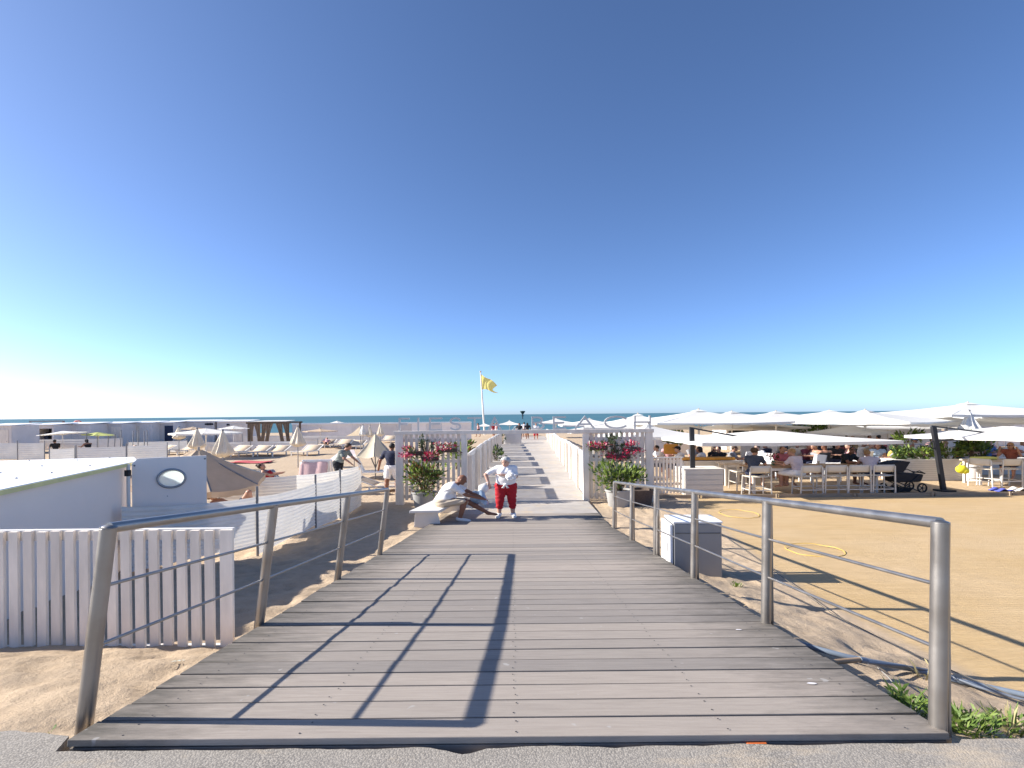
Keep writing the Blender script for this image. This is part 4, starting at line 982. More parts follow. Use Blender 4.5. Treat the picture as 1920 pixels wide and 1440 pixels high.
for px, py, d, rz, lab in lrow:
    q = G(px, py, .02); q.z = 0
    if proto is None: proto = make_lounger(lab, 'tan loungers on the left beach', back=34); proto.location = q; proto.rotation_euler = (0, 0, -R_(rz)); proto.scale = (1.42, 1.05, .84)
    else: dup(proto, q, -R_(rz), lab, scale=(1.42, 1.05, .84))
blueframe = mat('grey_blue_frame', (.32, .37, .42), .5)
l2 = make_lounger('grey blue lounger with a teal towel under the woman in red', 'plastic loungers near the wind screen', mat('grey_sling', (.45, .48, .5), .8), blueframe, 42); l2.location = (*pat(512, 17.6), 0); l2.rotation_euler = (0, 0, R_(62)); l2.scale = (.9, 1, 1)
l3 = make_lounger('white plastic lounger with a pink towel hung over its back', 'plastic loungers near the wind screen', white_gloss, white_gloss, 62); l3.location = (*pat(598, 18.6), 0); l3.rotation_euler = (0, 0, R_(180 + 8)); l3.scale = (1.05, 1, 1.15)
l4 = dup(l3, (*pat(681, 22.5), 0), R_(100), 'white plastic lounger with a tall arched back beside the cream parasol', scale=(.85, .8, .9))
l5 = dup(proto, (*pat(706, 19.0), 0), R_(88), 'low lounger on bright sand in front of the man in navy', scale=(.9, 1.1, .62))
l6 = dup(proto, (*pat(440, 15.6), 0), R_(70), 'dark shaded lounger under the large tan parasol', scale=(1, 1.1, .8))
def towel(label, mtl, fn, nu=10, nv=12):
    mb = MB(); mb.grid(fn, nu, nv); o = mb.build('towel', mtl, smooth=70, solid=.012); return tag(o, label, 'towel')
q = Vector((*pat(590, 18.3), 0))
towel('pink towel with white folds draped over the white lounger', pink_towel, lambda u, v: q + Vector(((u - .5) * .98, -.12 - .30 * abs(v - .25) * (1 if v > .25 else .3) + .02 * math.sin(u * 14), 1.14 - (abs(v - .25) * 1.05) + .02 * math.sin(u * 9 + v * 3))))
q2 = Vector((*pat(492, 17.6), 0))
towel('teal towel spread on the grey blue lounger', teal_towel, lambda u, v: q2 + Vector((-.30 + u * .62, (v - .5) * .8, .82 - u * .40 + .02 * math.sin(v * 9))))
q3 = Vector((*pat(470, 31), 0))
towel('red beach towel spread on the sand between the tan loungers and the tan parasol', red_towel, lambda u, v: q3 + Vector(((u - .5) * 2.4, (v - .5) * 1.1, .05 + .03 * math.sin(u * 7) + .02 * math.sin(v * 8))))
q4 = P(640, 838, 24)
t = thing('wind_shelter', 'pale pink wind shelter cloth sloping behind the bending man', 'shelter', (*pat(610, 23), 0)); o0 = Vector(t.location)
pa, pb, pc_, pd = P(612, 866, 22.5), P(668, 856, 22.5), P(664, 843, 24.5), P(640, 844, 24.5)
mb = MB(); mb.grid(lambda u, v: pa.lerp(pb, u).lerp(pd.lerp(pc_, u), v) - o0 + Vector((0, 0, .05 * math.sin(u * PI) * math.sin(v * PI))), 10, 6); mb.build('cloth', mat('pale_pink_cloth', (.58, .50, .50), .9, transl=.1), t, smooth=70)
for p in (pc_, pd):
    mb = MB(); mb.tube([p - o0, Vector((p.x, p.y, 0)) - o0], .02, 6); mb.build('pole', grey_metal, t)

# ============================================================ TERRACE FURNITURE
def planter(label, px0, px1, py0, py1, d, depth, slats=9, lit_end=True, name='planter_box'):
    a, b_ = P(px0, py1, d), P(px1, py0, d); w = b_.x - a.x; h = b_.z - sand_h(a.x, d)
    t = thing(name, label, 'planter', (a.x, d, 0)); mb = MB(); mb.box((w / 2, depth / 2, h / 2), (w, depth, h)); mb.build('box', white, t)
    mb = MB(); n = slats
    for i in range(n): mb.box((w / 2, -.015, (i + .5) * h / n), (w - .02, .03, h / n - .022)); mb.box((-.015, depth / 2, (i + .5) * h / n), (.03, depth - .04, h / n - .022))
    tag(mb.build('cladding', mat('beige_white_cladding', (.60, .57, .53), .6, var=.05), t), kind='stuff')
    mb = MB(); mb.box((w / 2, depth / 2, h + .012), (w + .06, depth + .06, .03)); mb.build('rim', white, t); return t, w, h
planter('white boarded planter box with a grey front right of the upright black pole', 1284, 1356, 880, 921, 17.3, .9, 5)
planter('long white counter with an orange edge behind the boarded planter box', 1284, 1385, 865, 890, 20.5, .7, 3, name='counter')
q = P(1335, 866, 20.3); mb = MB(); mb.box((0, 0, 0), (2.1, .5, .10)); o = mb.build('bench_cushion', orange_cushion, bevel=.02); o.location = (q.x, 20.85, P(1335, 865, 20.5).z + .085); tag(o, 'long orange seat cushion on the white counter', 'cushion')
mb = MB(); mb.box((0, 0, 0), (.6, .2, .42)); o = mb.build('cushion', orange_cushion, bevel=.05); o.location = P(1258, 842, 22); tag(o, 'orange back cushion behind the low picket fence', 'cushion')
pl, pw, ph_ = planter('long white louvred planter with green plants behind the stroller', 1680, 1815, 862, 903, 20.3, .8, 10)
lx = pl.location
for i, (fx, r, mats_, w_, lab) in enumerate(((.18, (.42, .35, .26), [leaf_dark, leaf_green], [3, 2], 'dark green bushy plant at the left end of the louvred planter'), (.48, (.50, .35, .28), [leaf_dark, leaf_green], [1, 3], 'bright green spreading plant in the middle of the louvred planter'), (.82, (.52, .35, .34), [leaf_green, leaf_weed], [3, 2], 'pale feathery plant at the right end of the louvred planter'))):
    bush(lab, (lx.x + pw * fx, lx.y + .3, ph_ - .02), r, 330, .17, mats_, w_, 60 + i)
planter('white low planter wall at the far right behind the yellow bag', 1835, 1990, 860, 903, 22.0, .6, 9)
def make_stool(label, group):
    t = thing('bar_chair', label, 'chair', (0, 0, 0), 0, group); w, dp, zs, zb = .68, .46, .66, 1.0
    mb = MB(); mb.grid(lambda u, v: ((u - .5) * w, (v - .5) * dp, zs - .03 * math.sin(PI * u) * .6), 4, 3); mb.build('seat', chair_sling, t, smooth=60, solid=.018)
    mb = MB(); mb.grid(lambda u, v: ((u - .5) * w * .97, -dp / 2 - .05 * v - .03 * math.sin(PI * u), zs + .12 + v * (zb - zs - .10)), 6, 3); mb.build('backrest', chair_sling, t, smooth=60, solid=.018)
    al = mat('pale_aluminium', (.60, .58, .54), .45, .3)
    for sx_ in (-1, 1):
        for sy in (-1, 1):
            mb = MB(); mb.beam((sx_ * (w / 2 + .03), sy * (dp / 2 + .02), 0), (sx_ * w / 2, sy * dp / 2 - (.05 if sy < 0 else 0), (zb - .02) if sy < 0 else zs + .02), .036, .036); mb.build('leg', al, t)
    mb = MB()
    for sx_ in (-1, 1):
        mb = MB(); mb.beam((sx_ * w / 2, -dp / 2, zs), (sx_ * w / 2, dp / 2, zs), .03, .03); mb.build('seat_rail', al, t)
        mb = MB(); mb.beam((sx_ * (w / 2 + .015), -dp / 2, .24), (sx_ * (w / 2 + .015), dp / 2, .24), .028, .028); mb.build('stretcher', al, t)
    for yy, zz in ((dp / 2, .28), (-dp / 2, .22)):
        mb = MB(); mb.beam((-w / 2, yy, zz), (w / 2, yy, zz), .028, .028); mb.build('stretcher', al, t)
    return t
stool = None
for px, d, rz, lab in ((1417, 16.95, 3, 'empty bar chair with a pale sling back at the left end of the long table'), (1512, 16.95, 2, 'bar chair under the person in the lavender top'), (1558, 17.0, 0, 'bar chair between the lavender top and the black shirt'),
                       (1601, 17.0, 0, 'bar chair in front of the person in black'), (1646, 17.0, 0, 'bar chair left of the black stroller'), (1386, 18.4, 88, 'bar chair at the head of the long table beside the planter box'),
                       (1845, 18.6, -70, 'bar chair seen from the side with a yellow bag on it'), (1884, 18.5, 0, 'bar chair at the right table in front of the sunglasses wearer')):
    loc = (P(px, HY, d).x, d, 0)
    if stool is None: stool = make_stool(lab, 'bar chairs around the wooden tables'); stool.location = loc; stool.rotation_euler = (0, 0, R_(rz))
    else: dup(stool, loc, R_(rz), lab)
def table(label, px0, px1, d, z, depth, wood, legm, n=6):
    a, b_ = P(px0, HY, d), P(px1, HY, d); w = b_.x - a.x; t = thing('bar_table', label, 'table', (a.x, d, 0))
    for i in range(n): mb = MB(); mb.box((w / 2, (i + .5) * depth / n, z - .025), (w, depth / n - .008, .05)); mb.build('plank', wood, t, bevel=.004)
    for x in (.12, w - .12):
        for y in (.1, depth - .1): mb = MB(); mb.box((x, y, (z - .05) / 2), (.08, .08, z - .05)); mb.build('leg', legm, t)
    mb = MB(); mb.box((w / 2, .07, z - .10), (w - .35, .04, .09)); mb.box((w / 2, depth - .07, z - .10), (w - .35, .04, .09)); mb.build('apron', legm, t); return t
table('long oiled wooden bar table behind the row of bar chairs', 1408, 1652, 17.35, .92, .95, table_wood, white)
table('pale wooden bar table at the left behind the boarded planter', 1356, 1404, 19.3, .86, .8, pale_wood, white)
table('pale wooden bar table at the right picture edge', 1835, 1990, 18.9, .90, .85, pale_wood, white)
# stroller
st = thing('stroller', 'black baby stroller with its hood up beside the planter', 'stroller', (*pat(1690, 17.5), 0))
def sp(px, py, d=17.5): return P(px, py, d) - Vector(st.location)
hoodc = sp(1683, 884)
mb = MB()
for k in range(9):
    pass
mb.grid(lambda u, v: hoodc + Vector((-.62 * math.cos(v * PI * .62) * 1.0, (u - .5) * .52, .36 * math.sin(v * PI * .62 + .0) + .01 * math.sin(v * 40))), 6, 18); mb.build('hood', black_cloth, st, smooth=50, solid=.02)
for s in (-.26, .26):
    mb = MB(); mb.add([hoodc + Vector((0, s, 0))] + [hoodc + Vector((-.62 * math.cos(v * PI * .062), s, .36 * math.sin(v * PI * .062))) for v in range(11)], [(0, i, i + 1) for i in range(1, 11)]); mb.build('hood_side', black_cloth, st, solid=.01)
mb = MB(); mb.prism([sp(1661, 884) + Vector((0, -.25, 0)), sp(1722, 888) + Vector((0, -.25, 0)), sp(1717, 902) + Vector((0, -.25, 0)), sp(1668, 903) + Vector((0, -.25, 0))][::-1], (0, .5, 0)); mb.build('carrycot', black_cloth, st, bevel=.04)
mb = MB(); mb.prism([sp(1662, 913) + Vector((0, -.2, 0)), sp(1704, 914) + Vector((0, -.2, 0)), sp(1698, 921) + Vector((0, -.2, 0)), sp(1666, 921) + Vector((0, -.2, 0))][::-1], (0, .4, 0)); mb.build('basket', black_cloth, st, bevel=.02)
for s in (-.27, .27):
    o_ = Vector((0, s, 0)); mb = MB(); mb.tube([sp(1714, 888) + o_, sp(1676, 918) + o_, sp(1666, 926) + o_], .016, 6); mb.tube([sp(1668, 900) + o_, sp(1700, 914) + o_, sp(1718, 922) + o_], .016, 6)
    mb.tube([sp(1700, 885) + o_, sp(1712, 881) + o_, sp(1722, 886) + o_], .016, 6); mb.build('frame', dark_metal, st, smooth=50)
mb = MB(); mb.tube([sp(1722, 886) + Vector((0, -.27, 0)), sp(1724, 886) + Vector((.03, 0, 0)), sp(1722, 886) + Vector((0, .27, 0))], .022, 8); mb.build('handlebar', black_rubber, st, smooth=50)
for px, r_ in ((1717, .17), (1667, .14)):
    for s in (-.28, .28):
        c = sp(px, 930); c.z = r_ + .005; c.y = s; mb = MB(); mb.tube([c + Vector((r_ * .86 * math.cos(2 * PI * k / 20), 0, r_ * .86 * math.sin(2 * PI * k / 20))) for k in range(21)], .026, 8); wh = mb.build('wheel', black_rubber, st, smooth=50)
        mb = MB()
        for k in range(5): mb.beam(c, c + Vector((r_ * .8 * math.cos(k * 1.257), 0, r_ * .8 * math.sin(k * 1.257))), .02, .02)
        mb.lathe([(.03, -.03), (.03, .03)], 8, c); mb.build('spoke', dark_metal, wh)
# bits at the right table
q = P(1803, 880, 18.4)
t = thing('bag', 'bright yellow bag hung on the bar chair at the right', 'bag', q); mb = MB(); mb.ell((0, 0, 0), (.20, .13, .15), 12, 8); mb.ell((.08, -.04, -.05), (.15, .10, .11), 10, 8)
ym_ = mat('neon_yellow_bag', (.78, .70, .03), .6, var=.08); mb.build('body', ym_, t, smooth=60); mb = MB(); mb.tube([(-.1, 0, .12), (0, 0, .26), (.1, 0, .12)], .012, 6); mb.build('strap', ym_, t, smooth=60)
q = P(1856, 867, 19.0); mb = MB(); mb.box((0, 0, 0), (.80, .3, .10)); o = mb.build('folded_towel', mat('lime_towel', (.55, .56, .16), .9), bevel=.03); o.location = (q.x, 19.25, .965); tag(o, 'lime folded towel lying on the right table', 'towel')
potted('small palm with a thin trunk in a white tapered pot at the right table', (P(1822, HY, 20.2).x, 20.2, 0), .30, .86, white_gloss, (.50, .4, .34), 300, .26, [leaf_green, leaf_dark, leaf_weed], [3, 1, 1], 71, 'potted_palm', 1.2, 1.55)
q = G(1878, 921, 0); 
for i, (dx, m_, lab) in enumerate(((0, mat('blue_towel', (.08, .10, .42), .9), 'crumpled blue towel on the sand under the right table'), (.55, white, 'crumpled white cloth beside the blue towel on the sand'))):
    mb = MB(); mb.grid(lambda u, v: ((u - .5) * .55, (v - .5) * .4, .02 + .11 * abs(math.sin(u * 5 + i * 2) * math.sin(v * 4 + 1)) * math.sin(u * PI)), 10, 8); o = mb.build('cloth', m_, smooth=60, solid=.02); o.location = (q.x + dx, q.y, 0); tag(o, lab, 'cloth')
# white low walls, bar kiosk and signs at the back of the terrace
def low_wall(label, px0, px1, py, d, h=None, n=4, mtl=None):
    a, b_ = P(px0, py, d), P(px1, py, d); h = a.z; t = thing('low_wall', label, 'wall', (a.x, d, 0), 0, 'low white walls of the terrace'); L = (b_.x - a.x) / n
    for i in range(n): mb = MB(); mb.box((L * (i + .5), 0, h / 2 - .03), (L - .04, .06, h - .06)); mb.build('panel', mtl or cabin_paint, t)
    mb = MB(); mb.box((L * n / 2, 0, h), (L * n + .05, .12, .05)); mb.build('cap', white, t)
low_wall('white panel wall behind the people left of the slanting pole', 1650, 1762, 832, 26, n=4); low_wall('low white panel wall behind the woman with sunglasses', 1770, 1990, 843, 25, n=6)
low_wall('white panel wall behind the navy and beige clad guests', 1388, 1475, 834, 26, n=3); low_wall('grey white wall far behind the middle parasols', 1440, 1765, 798, 38, n=9)
low_wall('far white wall under the right parasols', 1770, 1990, 790, 39, n=6); low_wall('white wall far behind the right trellis', 1120, 1300, 818, 34, n=5)
a, b_ = P(1362, 797, 38), P(1432, 797, 38); w = b_.x - a.x
t = thing('bar_kiosk', 'white bar kiosk with a wooden fascia board under the parasols', 'kiosk', (a.x, 38, 0)); h = a.z
mb = MB(); mb.box((w / 2, 2.6, h / 2), (w, .1, h)); mb.box((.1, 1.3, h / 2), (.2, 2.5, h)); mb.box((w - .1, 1.3, h / 2), (.2, 2.5, h)); mb.build('wall', white, t)
mb = MB(); mb.box((w / 2, .1, .5), (w - .5, .6, 1.0)); mb.build('counter', white, t); mb = MB(); mb.box((w / 2, -.25, h - .18), (w * .86, .06, .34)); mb.build('fascia', mat('fascia_wood', (.42, .28, .12), .6), t)
mb = MB(); mb.box((w / 2, 1.3, h + .04), (w + .3, 3.0, .09)); mb.build('roof', white, t); mb = MB(); mb.box((w * .36, .2, 1.22), (.75, .3, .42)); mb.build('machine', dark_metal, t); mb = MB(); mb.box((w * .62, .2, 1.14), (.5, .3, .26)); mb.build('till', grey_metal, t)
for px, py, wd_, ht, col, lab in ((1865, 795, .55, .40, (.75, .48, .14), 'pale yellow sign board on the far right wall'), (1887, 795, .50, .40, (.05, .05, .05), 'dark patterned sign board on the far right wall')):
    q = P(px, py, 36.8); t = thing('sign_board', lab, 'sign', q); mb = MB(); mb.box((0, 0, 0), (wd_, .03, ht)); mb.build('board', mat(lab[:12] + '_paint', col, .6, var=.1), t, bevel=.005)
    mb = MB()
    for k in range(4): mb.beam((-wd_ * .3 + k * .08, -.022, -.1 + .05 * (k % 2)), (-wd_ * .1 + k * .1, -.022, .1 - .04 * k), .02, .035)
    mb.build('print', dark_metal if col[0] > .5 else white, t)
    mb = MB(); mb.tube([(0, .05, -q.z), (0, .05, 0)], .03, 6); mb.build('post', white, t)
for i, (px, py, d, lab) in enumerate(((1272, 826, 26, 'dark green bush under the parasols behind the low picket fence'), (1500, 803, 37, 'pale green bush at the back of the terrace under the middle parasol'), (1535, 806, 36, 'yellowish bush beside the pale green one at the back of the terrace'), (1705, 818, 28, 'bright green plant above the white wall left of the slanting pole'), (1880, 783, 40, 'dark green bush showing under the highest right parasol'), (1835, 845, 24, 'bushy small tree between the orange shirt and the pink shirt'))):
    q = P(px, py, d); bush(lab, (q.x, d, max(0, q.z - .4)), (.75, .5, .42), 240, .24, [leaf_dark, leaf_green, leaf_weed], [3, 2, 1] if i in (0, 4) else [1, 3, 2], 80 + i)
# white terrace chairs with high backs
wchair = None
for px, py, d, rz, lab in ((1447, 845, 21.5, -60, 'white slatted chair leaning beside the guest in navy'), (1520, 862, 20.2, 100, 'white armchair behind the table guest in lavender'), (1560, 866, 20.6, 60, 'white armchair behind the man in black'), (1395, 850, 22.5, 20, 'white armchair behind the long white counter'), (1610, 858, 22, 30, 'white armchair left of the white parasol pole'), (1745, 856, 23.5, 0, 'white armchair behind the louvred planter')):
    loc = (P(px, HY, d).x, d, 0)
    if wchair is None:
        wchair = t = thing('armchair', lab, 'chair', loc, R_(rz), 'white armchairs on the terrace')
        for nm, fn in (('seat', lambda u, v: ((u - .5) * .62, (v - .5) * .55, .45)), ('backrest', lambda u, v: ((u - .5) * .62, -.27 - .16 * v, .45 + .62 * v))):
            mb = MB(); mb.grid(fn, 3, 4); mb.build(nm, white_gloss, t, solid=.03)
        for sx_ in (-1, 1):
            for sy in (-1, 1): mb = MB(); mb.beam((sx_ * .33, sy * .27, 0), (sx_ * .32, sy * .25, .66 if sy > 0 else .46), .04, .04); mb.build('leg', white_gloss, t)
            mb = MB(); mb.beam((sx_ * .32, .27, .66), (sx_ * .32, -.33, .68), .05, .035); mb.build('armrest', white_gloss, t)
    else: dup(wchair, loc, R_(rz), lab)

# ============================================================ FLAG, SEA BEACON
fb = P(907, 800, 80); ft = P(901, 698, 80)
t = thing('flagpole', 'tall white flagpole leaning slightly left with a yellow flag', 'flagpole', (fb.x + .15, 80, sand_h(fb.x, 80)))
o0 = Vector(t.location); mb = MB(); mb.tube([(0, 0, -.3), ft - o0], [.17, .09], 10); mb.build('pole', white, t, smooth=50)
mb = MB(); mb.ell(ft - o0 + Vector((0, 0, .1)), (.14, .14, .14), 8, 6); mb.build('ball', tan_canvas, t)
def ff(u, v):
    e0, e1 = ft + Vector((.06, 0, -.25)), P(904, 730, 80); base_ = e0.lerp(e1, v)
    w = 2.55 * (1 - .32 * math.sin(v * PI) * (1 if True else 0)); drop = lerp(1.75, .62, v) * u ** 1.1
    return base_ - o0 + Vector((u * w, .28 * math.sin(u * 6 + v * 1.5) , -drop - .12 * math.sin(u * 7 + v * 3)))
mb = MB(); mb.grid(ff, 18, 12); mb.build('flag', flag_yellow, t, smooth=70)
q = P(980, 781, 420); t = thing('sea_beacon', 'dark funnel shaped sea beacon standing on the horizon', 'beacon', (q.x, 420, -1.3))
zb, zt = q.z + 1.3, P(980, 770, 420).z + 1.3
mb = MB(); mb.tube([(0, 0, -2), (0, 0, zt - 1)], .35, 8); mb.build('mast', dark_metal, t)
mb = MB(); mb.lathe([(.4, zt - 3.2), (2.1, zt - .8), (2.1, zt - .3), (.3, zt - .2)], 12); mb.build('topmark', mat('dark_green_paint', (.02, .045, .04), .6), t); mb = MB(); mb.lathe([(.2, zt - 4.6), (1.0, zt - 4.2), (.2, zt - 3.4)], 10); mb.build('lower_mark', dark_metal, t)
# white bench with sloping ends
bq = G(800, 974, .05); bn = thing('bench', 'white bench with slanted end panels where the man sits', 'bench', (bq.x, bq.y, 0.02))
def bp(px, py, z): return G(px, py, z) - Vector(bn.location)
BZ = .43
sa, sb = bp(767, 958, BZ), bp(824, 957, BZ); back = (bp(816, 936, BZ) - bp(767, 958, BZ)); back = back.normalized() * 2.1
mb = MB(); mb.prism([sa, sb, sb + back, sa + back], (0, 0, -.06)); mb.build('seat', white, bn, bevel=.008)
for f_ in (.06, .92):
    o_ = back * f_; a_, b__ = sa + o_ + Vector((.10, 0, -.062)), sb + o_ + Vector((-.10, 0, -.062)); mb = MB()
    mb.prism([a_, b__, Vector((b__.x + .09, b__.y, -.05)), Vector((a_.x - .04, a_.y, -.05))][::-1], (0, .06, 0)); mb.build('end_panel', white, bn, bevel=.005)
mb = MB(); mb.beam((sa + sb) / 2 + back * .08 + Vector((0, 0, -.12)), (sa + sb) / 2 + back * .92 + Vector((0, 0, -.12)), .30, .10); mb.build('under_beam', white_old, bn)
BENCH = (Vector(bn.location), sa, sb, back)
# ============================================================ PEOPLE
def A3(v): return np.array(T3(v), np.float32)
def surface_nets(F, org, h):
    s = F < 0; nx, ny, nz = F.shape
    def C(a, dx, dy, dz): return a[dx:nx - 1 + dx, dy:ny - 1 + dy, dz:nz - 1 + dz]
    cnt = sum(C(s, i, j, k).astype(np.int8) for i in (0, 1) for j in (0, 1) for k in (0, 1))
    act = (cnt > 0) & (cnt < 8); ids = np.full(act.shape, -1, np.int64); idx = np.argwhere(act); ids[act] = np.arange(len(idx))
    pos = np.zeros((len(idx), 3), np.float32); n = np.zeros(len(idx), np.float32)
    cor = [(i, j, k) for i in (0, 1) for j in (0, 1) for k in (0, 1)]
    for a in cor:
        for ax in range(3):
            if a[ax] == 0:
                b = list(a); b[ax] = 1
                fa = C(F, *a)[act]; fb = C(F, *b)[act]; cr = (fa < 0) != (fb < 0)
                t = np.where(cr, fa / np.where(cr, fa - fb, 1), 0)
                p = np.tile(np.array(a, np.float32), (len(idx), 1)); p[:, ax] += t
                pos += p * cr[:, None]; n += cr
    V = (idx + pos / np.maximum(n, 1)[:, None]) * h + org
    faces = []
    for ax in range(3):
        sl0 = [slice(None)] * 3; sl1 = [slice(None)] * 3; sl0[ax] = slice(0, -1); sl1[ax] = slice(1, None)
        a, b = s[tuple(sl0)], s[tuple(sl1)]
        for flip, m in ((False, a & ~b), (True, b & ~a)):
            e = np.argwhere(m); u, w = [(1, 2), (2, 0), (0, 1)][ax]
            e = e[(e[:, u] > 0) & (e[:, w] > 0) & (e[:, u] < F.shape[u] - 1) & (e[:, w] < F.shape[w] - 1)]
            def cell(du, dw):
                q = e.copy(); q[:, u] -= du; q[:, w] -= dw; return ids[q[:, 0], q[:, 1], q[:, 2]]
            f = np.stack([cell(1, 1), cell(0, 1), cell(0, 0), cell(1, 0)], 1)
            faces.append(f[:, ::-1] if flip else f)
    return V, np.concatenate(faces)
def cap(a, b, ra, rb=None, k=.03): return ('c', A3(a), A3(b), ra, rb if rb is not None else ra, k)
def ell_(c, r, R=None, k=.03): return ('e', A3(c), np.array(r, np.float32), None if R is None else np.array(R, np.float32), k)
def sdf(prims, h, clips=()):
    lo = np.min([np.minimum(p[1], p[2]) - max(p[3], p[4]) if p[0] == 'c' else p[1] - max(p[2]) for p in prims], 0) - 3 * h
    hi = np.max([np.maximum(p[1], p[2]) + max(p[3], p[4]) if p[0] == 'c' else p[1] + max(p[2]) for p in prims], 0) + 3 * h
    n = np.ceil((hi - lo) / h).astype(int) + 1; F = np.full(n, 1.0, np.float32)
    for p in prims:
        k = p[5] if p[0] == 'c' else p[4]; m = k + 2 * h
        if p[0] == 'c': l_, h_ = np.minimum(p[1], p[2]) - max(p[3], p[4]) - m, np.maximum(p[1], p[2]) + max(p[3], p[4]) + m
        else: l_, h_ = p[1] - max(p[2]) - m, p[1] + max(p[2]) + m
        i0 = np.maximum(np.floor((l_ - lo) / h).astype(int), 0); i1 = np.minimum(np.ceil((h_ - lo) / h).astype(int) + 1, n)
        X, Y, Z = np.meshgrid(*[lo[i] + h * np.arange(i0[i], i1[i], dtype=np.float32) for i in range(3)], indexing='ij')
        q = np.stack([X, Y, Z], -1) - p[1]
        if p[0] == 'c':
            d_ = p[2] - p[1]; L = max(float(d_ @ d_), 1e-9); t = np.clip((q @ d_) / L, 0, 1)
            D = np.linalg.norm(q - t[..., None] * d_, axis=-1) - (p[3] + t * (p[4] - p[3]))
        else:
            if p[3] is not None: q = q @ p[3]
            k0 = np.linalg.norm(q / p[2], axis=-1); k1 = np.linalg.norm(q / p[2] ** 2, axis=-1); D = k0 * (k0 - 1) / np.maximum(k1, 1e-6)
        sl_ = tuple(slice(i0[i], i1[i]) for i in range(3)); sub = F[sl_]
        hh = np.clip(.5 + .5 * (sub - D) / k, 0, 1); F[sl_] = sub + (D - sub) * hh - k * hh * (1 - hh)
    if clips:
        X, Y, Z = np.meshgrid(*[lo[i] + h * np.arange(n[i], dtype=np.float32) for i in range(3)], indexing='ij'); q = np.stack([X, Y, Z], -1)
        for nr, pt in clips: F = np.maximum(F, (q - A3(pt)) @ (A3(nr) / np.linalg.norm(A3(nr))))
    return surface_nets(F, lo, h)
def mesh_np(name, V, Fq, m, parent):
    me = bpy.data.meshes.new(name); me.vertices.add(len(V)); me.vertices.foreach_set('co', V.astype(np.float32).ravel())
    me.loops.add(len(Fq) * 4); me.loops.foreach_set('vertex_index', Fq.astype(np.int32).ravel())
    me.polygons.add(len(Fq)); me.polygons.foreach_set('loop_start', np.arange(0, len(Fq) * 4, 4, dtype=np.int32)); me.polygons.foreach_set('use_smooth', np.ones(len(Fq), bool))
    me.update(calc_edges=True); me.materials.append(m); o = bpy.data.objects.new(name, me); COL.objects.link(o); o.parent = parent; return o
V3 = lambda *a: Vector(a)
def stand(h=1.68, hipw=.09, leg=(0, 0), elL=(-.10, .02, -.27), elR=(.10, .02, -.27), wrL=(-.02, .10, -.24), wrR=(.02, .10, -.24), lean=0.0, step=.1, head=(0, .05, 0), hf=(0, 1, 0)):
    s = h / 1.68; J = {}
    J['pel'] = V3(0, 0, .92) * s; up = V3(0, math.sin(lean), math.cos(lean)); J['chest'] = J['pel'] + up * .36 * s
    J['neck'] = J['pel'] + up * .54 * s; J['head'] = J['neck'] + (up * .145 + V3(*head)) * s; J['hf'] = V3(*hf).normalized()
    for sd, x, e, w in (('L', -1, elL, wrL), ('R', 1, elR, wrR)):
        J['sh' + sd] = J['pel'] + (up * .48 + V3(x * .175, 0, 0)) * s; J['el' + sd] = J['sh' + sd] + V3(*e) * s; J['wr' + sd] = J['el' + sd] + V3(*w) * s
        J['hip' + sd] = V3(x * hipw, 0, .88) * s; f = step * x * .5
        J['kn' + sd] = V3(x * (hipw + .01 + .02 * abs(leg[0])), f + .03, .48) * s; J['an' + sd] = V3(x * (hipw + .02 + .03 * abs(leg[0])), f, .08) * s; J['to' + sd] = J['an' + sd] + V3(x * .03, .16, -.05) * s
    return J
def sit(seat=.45, lean=.15, h=1.68, arms='table', kn=.44, head=(0, .06, 0), hf=(0, 1, 0), knees=(.1, .1), foot=.0):
    s = h / 1.68; J = {}; J['pel'] = V3(0, 0, seat + .10); up = V3(0, math.sin(lean), math.cos(lean))
    J['chest'] = J['pel'] + up * .36 * s; J['neck'] = J['pel'] + up * .54 * s; J['head'] = J['neck'] + (up * .145 + V3(*head)) * s; J['hf'] = V3(*hf).normalized()
    A = {'table': ((.07, .18, -.22), (-.06, .26, .03)), 'lap': ((.06, .08, -.27), (-.08, .22, -.06)), 'up': ((.10, .18, -.16), (-.05, .10, .22)), 'back': ((.10, -.12, -.24), (.02, -.05, -.24)), 'fold': ((.08, .14, -.24), (-.20, .12, .02))}
    for sd, x in (('L', -1), ('R', 1)):
        a = A[arms if isinstance(arms, str) else arms[0 if x < 0 else 1]]
        J['sh' + sd] = J['pel'] + (up * .48 + V3(x * .175, 0, 0)) * s; J['el' + sd] = J['sh' + sd] + V3(a[0][0] * x, a[0][1], a[0][2]) * s; J['wr' + sd] = J['el' + sd] + V3(a[1][0] * x, a[1][1], a[1][2]) * s
        k = knees[0 if x < 0 else 1]; J['hip' + sd] = V3(x * .09, .02, seat + .08); J['kn' + sd] = V3(x * (.09 + k * .5), kn, seat + .07)
        J['an' + sd] = V3(x * (.09 + k * .5), kn + foot, max(.08, seat - .36)); J['to' + sd] = J['an' + sd] + V3(0, .17, -.05)
    return J
